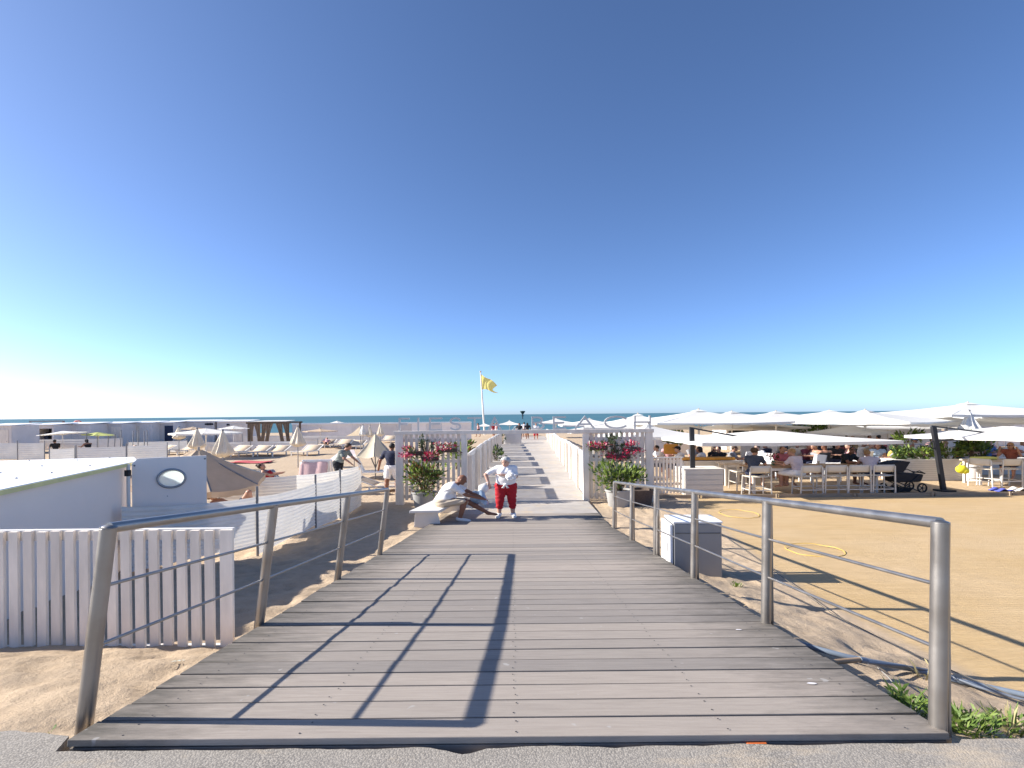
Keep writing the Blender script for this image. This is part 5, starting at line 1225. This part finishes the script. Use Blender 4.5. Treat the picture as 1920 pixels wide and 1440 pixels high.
def lie(seat=.38, back=.75, bent=.5, h=1.66):
    s = h / 1.68; J = {}; J['pel'] = V3(0, 0, seat + .1); up = V3(0, -math.cos(back), math.sin(back)); nrm = V3(0, math.sin(back), math.cos(back))
    J['chest'] = J['pel'] + up * .36 * s; J['neck'] = J['pel'] + up * .54 * s; J['head'] = J['neck'] + (up * .14 + nrm * .05) * s; J['hf'] = (nrm + up * .1).normalized()
    for sd, x in (('L', -1), ('R', 1)):
        b = bent if x > 0 else bent * .5
        J['sh' + sd] = J['pel'] + (up * .48 + V3(x * .175, 0, 0)) * s; J['el' + sd] = J['sh' + sd] + V3(x * .08, .22, -.10) * s; J['wr' + sd] = J['el' + sd] + V3(-x * .05, .24, .04) * s
        J['hip' + sd] = V3(x * .09, .03, seat + .09); J['kn' + sd] = V3(x * .12, .44 - b * .1, seat + .10 + b * .5); J['an' + sd] = V3(x * .12, .86 - b * .42, seat + .08); J['to' + sd] = J['an' + sd] + V3(0, .08, .13)
    return J
def person(label, loc, rz, J, skin=None, shirt=('white', .45, 1.0), pants=('navy', .55), hair=('brown', 'short'), shoes=None, res=.02, sx=1.25, w=1.0, belly=.0, fem=False, group=None, glasses=False, hat=None, fingers=False, bag=None, skirt=False):
    skin = skin or skin_t; root = thing('person', label, 'person', loc, 0, group)
    R = Matrix.Rotation(rz, 3, 'Z'); Rn = np.array(R, np.float32)
    def put(name, prims, m, clips=(), r=res):
        V, Fq = sdf(prims, r, clips)
        if name in ('shirt', 'trousers', 'shorts'):
            x_, y_, z_ = V[:, 0].copy(), V[:, 1].copy(), V[:, 2].copy(); am = .0065
            V[:, 1] += am * np.sin(38 * z_ + 21 * x_ + 3 * np.sin(17 * x_)) * (.5 + .5 * np.sin(9 * z_ + 14 * y_)); V[:, 0] += am * np.sin(33 * z_ - 24 * y_ + 2 * np.sin(23 * z_))
        V = V @ Rn.T; V[:, 0] *= sx
        return mesh_np(name, V, Fq, m, root)
    up = (J['neck'] - J['pel']).normalized(); rt = (J['shR'] - J['shL']).normalized(); fw = up.cross(rt).normalized(); rt = fw.cross(up).normalized()
    TB = Matrix((rt, fw, up)).transposed()
    hf = J['hf']; hu = (J['head'] - J['neck']).normalized(); hu = (hu * .4 + V3(0, 0, 1) * .6 if up.z > .5 else hu).normalized(); hr = hf.cross(hu).normalized(); hu = hr.cross(hf).normalized(); HB = Matrix((hr, hf, hu)).transposed()
    hd = J['head']
    torso = [ell_(J['pel'], (.165 * w, .125 * w, .135), TB, .05), cap(J['pel'] + up * .08, J['chest'] - up * .05, .118 * w + belly * .03, .118 * w, .05),
             ell_(J['chest'] + up * .02, (.165 * w, .112 * w, .17), TB, .05), cap(J['shL'] - up * .01, J['shR'] - up * .01, .062, .062, .05)]
    if belly: torso.append(ell_(J['pel'] + up * .16 + fw * .06 * belly, (.15 * w, .11 * (1 + belly), .14), TB, .05))
    if fem: torso += [ell_(J['chest'] + up * .0 + fw * .095 * w + rt * s_ * .075, (.075, .07, .075), TB, .04) for s_ in (-1, 1)]
    arms = {}; legs = {}
    for sd in 'LR':
        s, e, q = J['sh' + sd], J['el' + sd], J['wr' + sd]
        arms[sd] = [cap(s, e, .056 * (.6 + .4 * w), .042, .03), cap(e, q, .043, .030, .02)]
        h_, k_, a_, t_ = J['hip' + sd], J['kn' + sd], J['an' + sd], J['to' + sd]
        legs[sd] = [cap(h_, k_, .092 * w, .060 * (.5 + .5 * w), .05), cap(k_, k_.lerp(a_, .35) + (k_ - a_).cross(rt).normalized() * .0, .056, .058, .03), cap(k_.lerp(a_, .35), a_, .058, .037, .03)]
    def hand(sd):
        e, q = J['el' + sd], J['wr' + sd]; d_ = (q - e).normalized(); sidev = d_.cross(V3(0, 0, 1))
        sidev = sidev.normalized() if sidev.length > .1 else rt; nv = sidev.cross(d_); B = Matrix((sidev, d_, nv)).transposed(); out = [ell_(q + d_ * .045, (.042, .052, .02), B, .012)]
        if fingers:
            for i, L in enumerate((.062, .072, .067, .052)):
                b_ = q + d_ * .082 + sidev * (-.030 + .02 * i); m_ = b_ + d_ * L * .55 - nv * .008; out += [cap(b_, m_, .0095, .009, .006), cap(m_, m_ + d_ * L * .38 - nv * .024, .009, .0075, .005)]
            in_ = -1 if sd == 'R' else 1; b_ = q + d_ * .02 + sidev * .032 * -1; m_ = b_ + d_ * .035 - sidev * .022 - nv * .012; out += [cap(b_, m_, .012, .0105, .008), cap(m_, m_ + d_ * .03 - nv * .012, .0105, .008, .005)]
        else: out.append(ell_(q + d_ * .105, (.034, .05, .018), B, .012))
        return out
    headp = [cap(J['neck'] - up * .03, hd - hu * .04, .055, .052, .03), ell_(hd + hu * .02, (.074, .094, .108), HB, .03), ell_(hd - hu * .055 + hf * .025, (.056, .066, .06), HB, .03),
             cap(hd + hf * .085 + hu * .02, hd + hf * .108 - hu * .022, .010, .016, .012), ell_(hd - hu * .098 + hf * .062, (.025, .02, .018), HB, .02)] + [ell_(hd + hr * s_ * .078 - hf * .005, (.012, .022, .032), HB, .008) for s_ in (-1, 1)]
    feet = {sd: [cap(J['an' + sd] - (J['to' + sd] - J['an' + sd]) * .15, J['to' + sd], .040, .030, .03)] for sd in 'LR'}
    put('body', torso + arms['L'] + arms['R'] + legs['L'] + legs['R'] + hand('L') + hand('R') + headp + feet['L'] + feet['R'], skin)
    def grow(ps, g): return [('c', p[1], p[2], p[3] + g, p[4] + g, p[5]) if p[0] == 'c' else ('e', p[1], p[2] + g, p[3], p[4]) for p in ps]
    if shirt:
        c_, sl_, hem = shirt[:3]; ps = list(grow(torso, .017)); cl = [(-up, J['pel'] + up * (.02 - .16 * hem)), (up, J['neck'] + up * (.035 if sl_ else -.10))]
        ps2 = ps
        for sd in 'LR':
            s, e, q = J['sh' + sd], J['el' + sd], J['wr' + sd]
            if sl_ > 0: ps2.append(cap(s, s.lerp(e, min(1, sl_ * 1.25)), .074 * (.6 + .4 * w), .060, .03))
            if sl_ > .85: ps2.append(cap(e, e.lerp(q, (sl_ - .8) * 2.4), .060, .052, .03))
        put('shirt', ps2, CL[c_] if isinstance(c_, str) else c_, cl)
    if pants:
        c_, ln = pants[:2]; ps = list(grow(torso[:1], .018)) + [cap(J['pel'], J['pel'] + up * .10, .128 * w + .012, .122 * w + .01, .05)]
        for sd in 'LR':
            h_, k_, a_ = J['hip' + sd], J['kn' + sd], J['an' + sd]; g = .020
            ps.append(cap(h_, h_.lerp(k_, min(1, ln * 2)), .092 * w + g, lerp(.092 * w, .06, min(1, ln * 2)) + g * 1.2, .04))
            if ln > .5: ps.append(cap(k_, k_.lerp(a_, (ln - .5) * 2), .060 + g, .052 + g, .03))
        put('trousers' if ln > .55 else 'shorts', ps, CL[c_], [((V3(0, 0, 1) if (J['knR'] - J['hipR']).dot(up) > .05 else up), J['pel'] + up * .10)])
    if hair:
        c_, st = hair; hm = HAIR[c_]
        ps = [ell_(hd + hu * .035 - hf * .016, (.084, .096, .100), HB, .02)]; cl = [((hf * .8 - hu * .55), hd + hf * .055 + hu * .035)]
        if st == 'bald': ps = [ell_(hd + hu * .0 - hf * .02, (.079, .083, .055), HB, .02)]; cl = [(hf, hd + hf * .01), (hu, hd + hu * .03)]
        if st == 'long': ps += [cap(hd - hf * .045 + hu * .02, hd - hf * .075 - hu * .17, .075, .06, .03)] + [cap(hd - hf * .03 + hr * s_ * .06, hd - hf * .03 + hr * s_ * .07 - hu * .16, .035, .03, .02) for s_ in (-1, 1)]
        if st == 'bun': ps += [ell_(hd - hf * .07 + hu * .12, (.045, .045, .045), HB, .02)]
        if st == 'puffy': ps = [ell_(hd + hu * .045 - hf * .018, (.094, .105, .102), HB, .03)] + [ell_(hd + hr * s_ * .055 + hu * .03, (.045, .075, .07), HB, .03) for s_ in (-1, 1)]; cl = [((hf * .8 - hu * .5), hd + hf * .045 + hu * .045)]
        put('hair', ps, hm, cl, min(res, .016))
    if hat:
        put('hat', [ell_(hd + hu * .06, (.088, .104, .085), HB, .02), ell_(hd + hu * .065 + hf * .10, (.07, .085, .012), HB, .02)], CL[hat], [(-hu, hd + hu * .045)], min(res, .016))
    if glasses:
        o = put('sunglasses', [ell_(hd + hf * .088 + hu * .028 + hr * s_ * .032, (.028, .012, .020), HB, .008) for s_ in (-1, 1)] + [cap(hd + hf * .09 + hu * .034 - hr * .06, hd + hf * .09 + hu * .034 + hr * .06, .007, .007, .004)] + [cap(hd + hf * .085 + hu * .034 + hr * s_ * .066, hd + hr * s_ * .08 + hu * .03, .006, .006, .004) for s_ in (-1, 1)], black_rubber, (), .007)
    if fingers:
        put('lips', [cap(hd + hf * .088 - hu * .052 - hr * .018, hd + hf * .088 - hu * .052 + hr * .018, .007, .007, .004)], mat('lip', (.32, .09, .08), .5), (), .004)
        put('eyes', [ell_(hd + hf * .084 + hu * .024 + hr * s_ * .032, (.013, .012, .009), HB, .003) for s_ in (-1, 1)], mat('eye_dark', (.03, .022, .018), .3), (), .004)
    if shoes:
        for sd in 'LR':
            if shoes.get(sd): put('shoe', grow(feet[sd], .014) + [cap(J['an' + sd], J['an' + sd].lerp(J['to' + sd], .3), .048, .046, .02)], shoes[sd], [(J['an' + sd] - J['kn' + sd], J['an' + sd] + V3(0, 0, -.055))] if False else [(J['kn' + sd] - J['an' + sd], J['an' + sd] + (J['kn' + sd] - J['an' + sd]).normalized() * .035)], min(res, .014))
    return root

# the two main figures
wp = G(949, 969, .08)
J = stand(1.53, hipw=.105, leg=(1, 1), step=.03, lean=.06, elL=(-.045, .15, -.22), wrL=(.29, .09, .06), elR=(.26, .07, -.17), wrR=(-.06, .07, -.24), head=(0, .05, -.02), hf=(.35, .9, -.32))
person('person in a white knotted blouse and red capri trousers holding a white bag', wp, PI, J, skin=skin_p, shirt=('white', .62, .55), pants=('red', .73), hair=('white', 'puffy'), shoes={'L': shoe_white, 'R': shoe_white}, res=.0115, sx=1.30, w=1.20, belly=.35, fem=True, fingers=True)
Rm = Matrix.Rotation(PI, 3, 'Z')
def of(J, k, base, sx, rz=PI): v = Matrix.Rotation(rz, 3, 'Z') @ J[k]; return Vector((v.x * sx, v.y, v.z)) + Vector(base)
q = of(J, 'pel', wp, 1.3) + V3(-.01, -.21, .03); t = thing('blouse_knot', 'white knotted blouse ends hanging at the front of the red trousers', 'knot', q)
mb = MB(); mb.ell((0, 0, 0), (.05, .035, .035), 10, 8)
for s_ in (-1, 1): mb.add([(0, -.01, .01), (s_ * .05, -.03, -.02), (s_ * .10, -.02, -.075), (s_ * .03, -.02, -.09)], [(0, 1, 2, 3)])
for o in (mb.build('cloth', CL['white'], t, smooth=60, solid=.012),): pass
q = of(J, 'wrL', wp, 1.3) + V3(.22, -.10, -.03); mb = MB(); mb.ell((0, 0, 0), (.145, .07, .10), 14, 10)
for k in range(14): mb.ell((random.uniform(-.12, .12), -.045, random.uniform(-.08, .08)), (.04, .035, .03), 6, 5)
o = mb.build('cloth', CL['white'], smooth=50); o.location = q; tag(o, 'crumpled white cloth held against the chest of the standing woman', 'cloth')
q = of(J, 'wrR', wp, 1.3) + V3(-.13, -.04, -.12); t = thing('bag', 'white rounded bag held low beside the red trousers', 'bag', q); mb = MB(); mb.ell((0, 0, 0), (.135, .085, .115), 14, 10); mb.build('body', CL['white'], t, smooth=60)
mb = MB(); mb.tube([(-.06, 0, .09), (.12, 0, .16), (.10, .02, .06)], .012, 6); mb.build('strap', CL['white'], t)
# seated man, side on, reaching forward
bo = BENCH[0]; ms = G(829, 948, .45); ms = Vector((ms.x, ms.y, .03))
J = {}
rel = lambda x, y, z: V3(-y, x, z)      # x: towards the walkway (image right), y: away from the camera
sx_m = 1.28
def L_(px, z, dy=0.0): return V3(0, 0, 0)
J['pel'] = V3(0, 0, .53); J['chest'] = V3(0, .15, .83); J['neck'] = V3(0, .29, .985); J['head'] = V3(0, .395, 1.075); J['hf'] = V3(0, .92, -.38).normalized()
for sd, x in (('L', -1), ('R', 1)):
    J['sh' + sd] = V3(x * .175, .23, .93); J['el' + sd] = V3(x * .15, .50, .71 if x > 0 else .76); J['wr' + sd] = V3(x * .07, .80 if x > 0 else .76, .60 if x > 0 else .63); J['hip' + sd] = V3(x * .10, .03, .51)
J['knR'] = V3(.14, .46, .56); J['anR'] = V3(.13, .36, .10); J['toR'] = V3(.15, .54, .05)
J['knL'] = V3(-.10, .50, .50); J['anL'] = V3(-.06, .93, .20); J['toL'] = V3(-.06, 1.08, .17)
person('bald person in a white t-shirt sitting on the bench and reaching forward', ms, -PI / 2, J, skin=skin_d, shirt=('white', .55, 1.0), pants=('beige', .46), hair=None, shoes={'R': shoe_white}, res=.0115, sx=sx_m, w=1.14, belly=.5, fingers=True)
q = Vector(ms) + V3(.80 * sx_m - .10, .10, .60); mb = MB()
mb.grid(lambda u, v: (.26 * (u - .5) * (1.3 - .5 * v) * 1.5, .10 * math.sin(u * PI * 2) * (1 - v), -.17 + .36 * v - .04 * math.sin(u * 7) + .03 * math.sin(u * 13 + v * 5)), 16, 10)
o = mb.build('plastic_bag', bag_mat, smooth=60, solid=.006); o.location = q; tag(o, 'pale blue plastic bag between the seated man and the woman in red', 'bag')
q = G(874, 962, .08); 
# beach figures
def at(px, d, z=0): return Vector((P(px, HY, d).x, d, z))
J = stand(1.72, lean=.45, elL=(-.06, .14, -.24), elR=(.06, .14, -.24), wrL=(.02, .18, -.16), wrR=(-.02, .18, -.16), hf=(-.2, 1, -.3)); person('person in a grey t-shirt bending over beside the pink towel', at(633, 20), -PI / 2 - .3, J, shirt=('greygreen', .5, 1.0), pants=('black', .5), hair=('brown', 'puffy'), res=.017, sx=1.3)
J = stand(1.74, elL=(-.12, -.04, -.25), wrL=(-.06, .04, -.24), hf=(-.3, 1, 0), step=.18); person('person in a navy t-shirt and white shorts standing beside the gate', at(733, 18.1), -.25, J, skin=skin_d, shirt=('navy', .55, 1.0), pants=('white', .36), hair=('black', 'short'), res=.017, sx=1.3)
J = lie(.40, .95, .35); person('person in a red swimsuit sitting on the grey blue lounger', at(512, 17.6), -PI / 2 + .25, J, skin=skin_t, shirt=('red', 0, .6), pants=('red', .08), hair=('brown', 'bun'), res=.016, sx=1.1, fem=True)
J = lie(.42, .6, 1.0); person('person lying behind the wind screen with only one bent knee showing', at(440, 12.0), -PI / 2, J, skin=skin_t, shirt=None, pants=('navy', .3), hair=('brown', 'short'), res=.02, sx=1.1)
J = lie(.24, .6, .3); person('dark haired person lying on a far lounger of the rear row', at(612, 45.6), -PI * .92, J, shirt=('pink', .4, 1), pants=('navy', .3), hair=('black', 'short'), res=.03)
J = sit(.42, .2); person('person sitting in the shade of the white tilted parasol', at(104, 35.5), .9, J, shirt=('black', .5, 1), hair=('black', 'short'), res=.03); J = sit(.42, .2); person('person with bare shoulders sitting under the yellow green parasol', at(166, 36), 1.2, J, shirt=('black', 0, .3), hair=('black', 'long'), res=.03)
J = lie(.3, .5, .3); person('person lying on a towel left of the slim sticks', at(233, 36), PI / 2, J, skin=skin_p, shirt=('white', .4, 1), hair=('blond', 'short'), res=.03)
# guests: (head px, head top py, kind, facing, shirt, sleeve, hair, hairstyle, extra, label)
def guest(px, py, rz, sh, hr_, label, d=None, seat=.45, arms='table', skin=None, pants=('navy', .5), res=.024, g='guests on the beach bar terrace', **k):
    J = sit(seat, k.pop('lean', .12), arms=arms, kn=k.pop('kn', .44), hf=k.pop('hf', (0, 1, 0))); top = J['head'].z + .13
    d = d or (EZ - top) * FPX / (py - horizon(px)); person(label, at(px, d), R_(rz), J, skin=skin or random.choice((skin_t, skin_t, skin_p)), shirt=sh, pants=pants, hair=hr_, res=res, group=g, sx=k.pop('sx', 1.25), **k)
TG = 'guests at the long bar table'
guest(1411, 848, -35, ('slate', .5, 1), ('brown', 'puffy'), 'person with bushy brown hair in a navy t-shirt, leftmost at the long bar table', d=17.25, seat=.66, g=TG, res=.014, hf=(.5, 1, 0), lean=.2)
guest(1462, 849, 185, ('floral', .4, 1), ('auburn', 'short'), 'person in a red flowered top facing the camera across the bar table', d=18.55, seat=.62, g=TG, res=.014, hf=(.2, 1, -.1), fem=True)
guest(1497, 852, 35, ('lavender', .55, 1.1), ('blond', 'short'), 'person with fair hair in a lavender top on the bar chair', d=17.2, seat=.63, g=TG, res=.014, hf=(-.6, 1, -.1), w=1.15, lean=.22, pants=('white', .5))
guest(1582, 848, 205, ('black', .45, 1), ('black', 'short'), 'person with sunglasses in a black t-shirt leaning on the bar table', d=18.5, seat=.62, g=TG, res=.014, hf=(.7, 1, 0), glasses=True, skin=skin_d, lean=.3)
guest(1634, 850, -10, ('lavender', .1, 1.1), ('blond', 'short'), 'person in a pale lilac top bending at the table beside the stroller', d=17.35, seat=.60, g=TG, res=.014, lean=.45, w=1.05)
guest(1896, 844, 130, ('rust', .3, 1), ('blond', 'long'), 'person with long hair and sunglasses at the right table', d=19.6, seat=.62, g='guests at the right bar table', res=.015, glasses=True, hf=(.3, 1, -.2), arms='up')
guest(1237, 826, 100, ('white', .4, 1), ('black', 'short'), 'person in a black and white top just right of the gate post', d=22.5)
guest(1278, 827, 80, ('white', .5, 1), ('black', 'short'), 'person in a white t-shirt and dark cap behind the low picket fence', d=21.6, hat='black')
guest(1318, 833, 60, ('white', .3, 1), ('black', 'long'), 'person in a white top turning away beside the upright black pole', d=21.4)
guest(1332, 834, 230, ('black', .2, 1), ('brown', 'long'), 'person with long brown hair right of the upright black pole', d=22.0)
guest(1352, 835, 120, ('black', .5, 1), ('brown', 'short'), 'person in black leaning back on the orange cushion', d=21.6)
guest(1369, 836, 250, ('grey', .5, 1), ('brown', 'short'), 'person in a grey t-shirt at the right end of the orange cushion', d=21.8, glasses=True)
guest(1441, 831, 40, ('navy', .5, 1), ('brown', 'short'), 'person in navy on the terrace behind the flowered top', d=23.5)
guest(1468, 829, 20, ('beige', .6, 1), ('black', 'short'), 'broad person in beige seen from behind on the terrace', d=23, w=1.2)
guest(1480, 842, 80, ('navy', .4, 1), ('black', 'short'), 'person in a blue cap behind the person with fair hair', d=21.5, hat='navy')
guest(1510, 833, 200, ('maroon', .4, 1), ('black', 'short'), 'person in maroon between the two white armchairs', d=23)
guest(1532, 832, 100, ('grey', 0, .8), ('blond', 'long'), 'person with long fair hair and bare shoulders on the terrace', d=22.6, fem=True)
guest(1549, 834, 10, ('black', 0, .8), ('auburn', 'long'), 'person in a black strapped dress with auburn hair', d=22.2, fem=True)
guest(1567, 836, 170, ('black', .5, 1), ('black', 'short'), 'person in black just above the black shirted table guest', d=23.2)
guest(1597, 834, 90, ('pink', 0, .8), ('brown', 'bun'), 'bare armed person in pink left of the white parasol pole', d=22.8, fem=True)
guest(1627, 834, 200, ('khaki', .5, 1), ('brown', 'short'), 'person in khaki right of the white parasol pole', d=23.2)
guest(1645, 836, 150, ('lightblue', .3, 1), ('auburn', 'long'), 'person in pale blue with auburn hair on the terrace', d=22.6, fem=True)
guest(1670, 839, 230, ('yellow', .4, 1), ('brown', 'short'), 'person in a mustard top with sunglasses on the terrace', d=21.9, glasses=True)
guest(1688, 839, 90, ('grey', .5, 1), ('black', 'puffy'), 'person in grey with a thick black mop of hair above the stroller', d=21.2)
guest(1567, 812, 100, ('black', .4, 1), ('brown', 'short'), 'person in black under the small pyramid parasol', d=30, res=.03); guest(1584, 812, 200, ('maroon', .4, 1), ('brown', 'long'), 'person in dark red under the small pyramid parasol', d=31, res=.03)
guest(1604, 811, 60, ('khaki', .4, 1), ('blond', 'long'), 'person in khaki at the right edge of the small pyramid parasol', d=29, res=.03); guest(1627, 814, 180, ('white', .4, 1), ('brown', 'short'), 'person in white right of the white pole at the back', d=30, res=.03)
guest(1652, 808, 20, ('black', .5, 1), ('black', 'short'), 'taller person in black at the back of the terrace', d=27, seat=.6, res=.028); guest(1664, 819, 250, ('black', .5, 1), ('brown', 'short'), 'person in black turned left at the back of the terrace', d=27, res=.028)
guest(1650, 823, 140, ('floral', .3, 1), ('auburn', 'long'), 'person with auburn hair in front of the two guests in black', d=26, res=.028); guest(1722, 824, 90, ('blue', .5, 1), ('brown', 'short'), 'person in bright blue left of the slanting pole', d=26.5, res=.028, hat='blue')
guest(1742, 824, 200, ('pink', .3, 1), ('black', 'short'), 'person in pink just left of the slanting pole', d=27, res=.028); guest(1780, 833, 60, ('cream', .4, 1), ('blond', 'short'), 'person in cream right of the crank ring', d=23.5)
guest(1796, 832, 240, ('orange', .5, 1), ('black', 'long'), 'person in bright orange beside the small palm', d=23.6); guest(1860, 830, 90, ('pink', .5, 1), ('grey', 'short'), 'person in a pale pink shirt behind the right table', d=24.4, w=1.15)
guest(1850, 838, 180, ('blue', .4, 1), ('brown', 'short'), 'person in blue left of the pale pink shirt', d=24); guest(1912, 835, 200, ('white', .4, 1), ('blond', 'long'), 'person in white at the right picture edge on the terrace', d=24)
guest(1380, 797, 90, ('white', .5, 1), ('brown', 'short'), 'bar keeper in white behind the kiosk counter', d=40, seat=1.0, res=.03)
for px, py, d, rz, sh, hr_, lab in ((1253, 831, 24, 150, 'pink', ('auburn', 'short'), 'person in pink between the gate post and the orange back cushion'), (1296, 833, 23.5, 200, 'grey', ('brown', 'short'), 'person in grey left of the upright black pole'), (1424, 834, 22.4, 120, 'white', ('brown', 'short'), 'person in white left of the guest in navy'),
        (1456, 836, 22, 240, 'black', ('black', 'long'), 'long haired person in black behind the guest in a flowered top'), (1495, 834, 24, 150, 'cream', ('grey', 'short'), 'grey haired person in cream behind the table guests'), (1582, 836, 23.8, 30, 'maroon', ('brown', 'long'), 'long haired person in maroon behind the man in black'), (1612, 836, 24, 260, 'white', ('black', 'short'), 'black haired person in white beside the white parasol pole'),
        (1657, 834, 24.5, 80, 'black', ('blond', 'long'), 'fair long haired person in black behind the pale blue top'), (1702, 838, 23, 200, 'navy', ('grey', 'short'), 'grey haired person in navy over the left planter plant'), (1540, 816, 30, 100, 'navy', ('brown', 'short'), 'person in navy left of the small pyramid parasol'), (1686, 816, 29, 160, 'beige', ('brown', 'long'), 'person in beige right of the two guests in black'), (1520, 817, 31, 210, 'red', ('black', 'short'), 'person in red far back on the terrace')):
    guest(px, py, rz, (sh, .45, 1), hr_, lab, d=d, res=.028)
# walkway and shore figures
def stroll(px, py, d, rz, sh, pn, hr_, label, **k):
    J = stand(1.7, step=.35); g = person(label, (P(px, py, d).x, d, .08 if d < 62 else sand_h(0, d)), R_(rz), J, skin=k.pop('skin', skin_t), shirt=sh, pants=pn, hair=hr_, res=.035, sx=1.3, group='people far down the walkway', **k)
stroll(974, 824, 55, 160, ('black', .5, 1), ('black', .5), ('black', 'short'), 'person in black walking at the far end of the walkway'); stroll(989, 823, 56, 10, ('black', .3, .3), ('orange', .4), ('black', 'long'), 'person in orange brown shorts beside the walker in black', skin=skin_d)
stroll(1005, 825, 54, 175, ('white', .8, 1), ('red', .5), ('auburn', 'short'), 'person in white with red shorts at the far end of the walkway'); stroll(983, 822, 60, 5, ('white', .5, 1), ('navy', .5), ('black', 'short'), 'person in white behind the walker in black')
stroll(897, 812, 66, 90, ('pink', 0, .2), ('black', .45), ('black', 'short'), 'bare chested person with dark shorts near the flagpole foot'); stroll(931, 812, 66, 100, ('pink', .3, 1), ('white', .45), ('blond', 'short'), 'person in pink sitting area between flagpole and walkway'); stroll(925, 812, 68, 200, ('red', .2, .6), ('pink', .4), ('brown', 'long'), 'person in a red top near the shore behind the letter A', fem=True)
J = sit(.4, -.3); 
for nm_, px, d, lab in (('beach_chair', 958, 62, 'white beach chair with a reclined back near the far walkway end'), ('beach_chair', 952, 64, 'second white beach chair near the far walkway end')):
    t = thing(nm_, lab, 'chair', (P(px, HY, d).x, d, .0)); mb = MB(); mb.box((0, 0, .4), (1.0, .6, .08)); mb.build('seat', white, t); mb = MB(); mb.prism([(.2, -.3, .4), (.9, -.3, 1.3), (1.0, -.3, 1.3), (.35, -.3, .4)], (0, .6, 0)); mb.build('backrest', white, t)
    for x in (-.4, .4): mb = MB(); mb.box((x, 0, .2), (.06, .5, .4)); mb.build('leg', white, t)
t = thing('counter', 'low grey white counter in the walkway gap at the far end', 'counter', (P(962, HY, 48).x, 48, .08)); mb = MB(); mb.box((0, 0, .5), (1.5, .7, 1.0)); mb.build('body', cabin_paint, t); mb = MB(); mb.box((0, 0, 1.02), (1.6, .8, .05)); mb.build('top', white, t)
# table bits
q = P(1447, 872, 18.0); t = thing('flower_vase', 'small vase of pink and green flowers on the long bar table', 'vase', (q.x, 17.9, .92)); mb = MB(); mb.lathe([(.05, 0), (.07, .08), (.04, .16)], 12); mb.build('vase', mat('green_glass', (.1, .2, .13), .2), t, smooth=50)
mb, _p = leaf_cloud((0, 0, .24), (.22, .14, .14), 120, .09, [leaf_dark, fl_red, fl_pink, fl_white], [4, 3, 2, 2], 99); tag(mb.build('flowers', [leaf_dark, fl_red, fl_pink, fl_white], t), kind='stuff')
for px, d, lab in ((1432, 17.7, 'tall drinking glass beside the flower vase on the bar table'), (1534, 17.8, 'drinking glass in front of the person in black'), (1870, 19.1, 'drinking glass on the right bar table')):
    q = P(px, HY, d); t = MB(); t.lathe([(.03, 0), (.036, .14), (.032, .14), (.027, .01)], 10); o = t.build('drinking_glass', mat('drink_glass', (.55, .45, .3), .15, spec=.6), smooth=50); o.location = (q.x, d, .92 if d < 18.5 else .90); tag(o, lab, 'glass')
for l_, n_ in LABELS.items():
    if len(n_) > 1: print('DUP LABEL', l_, n_[:4])
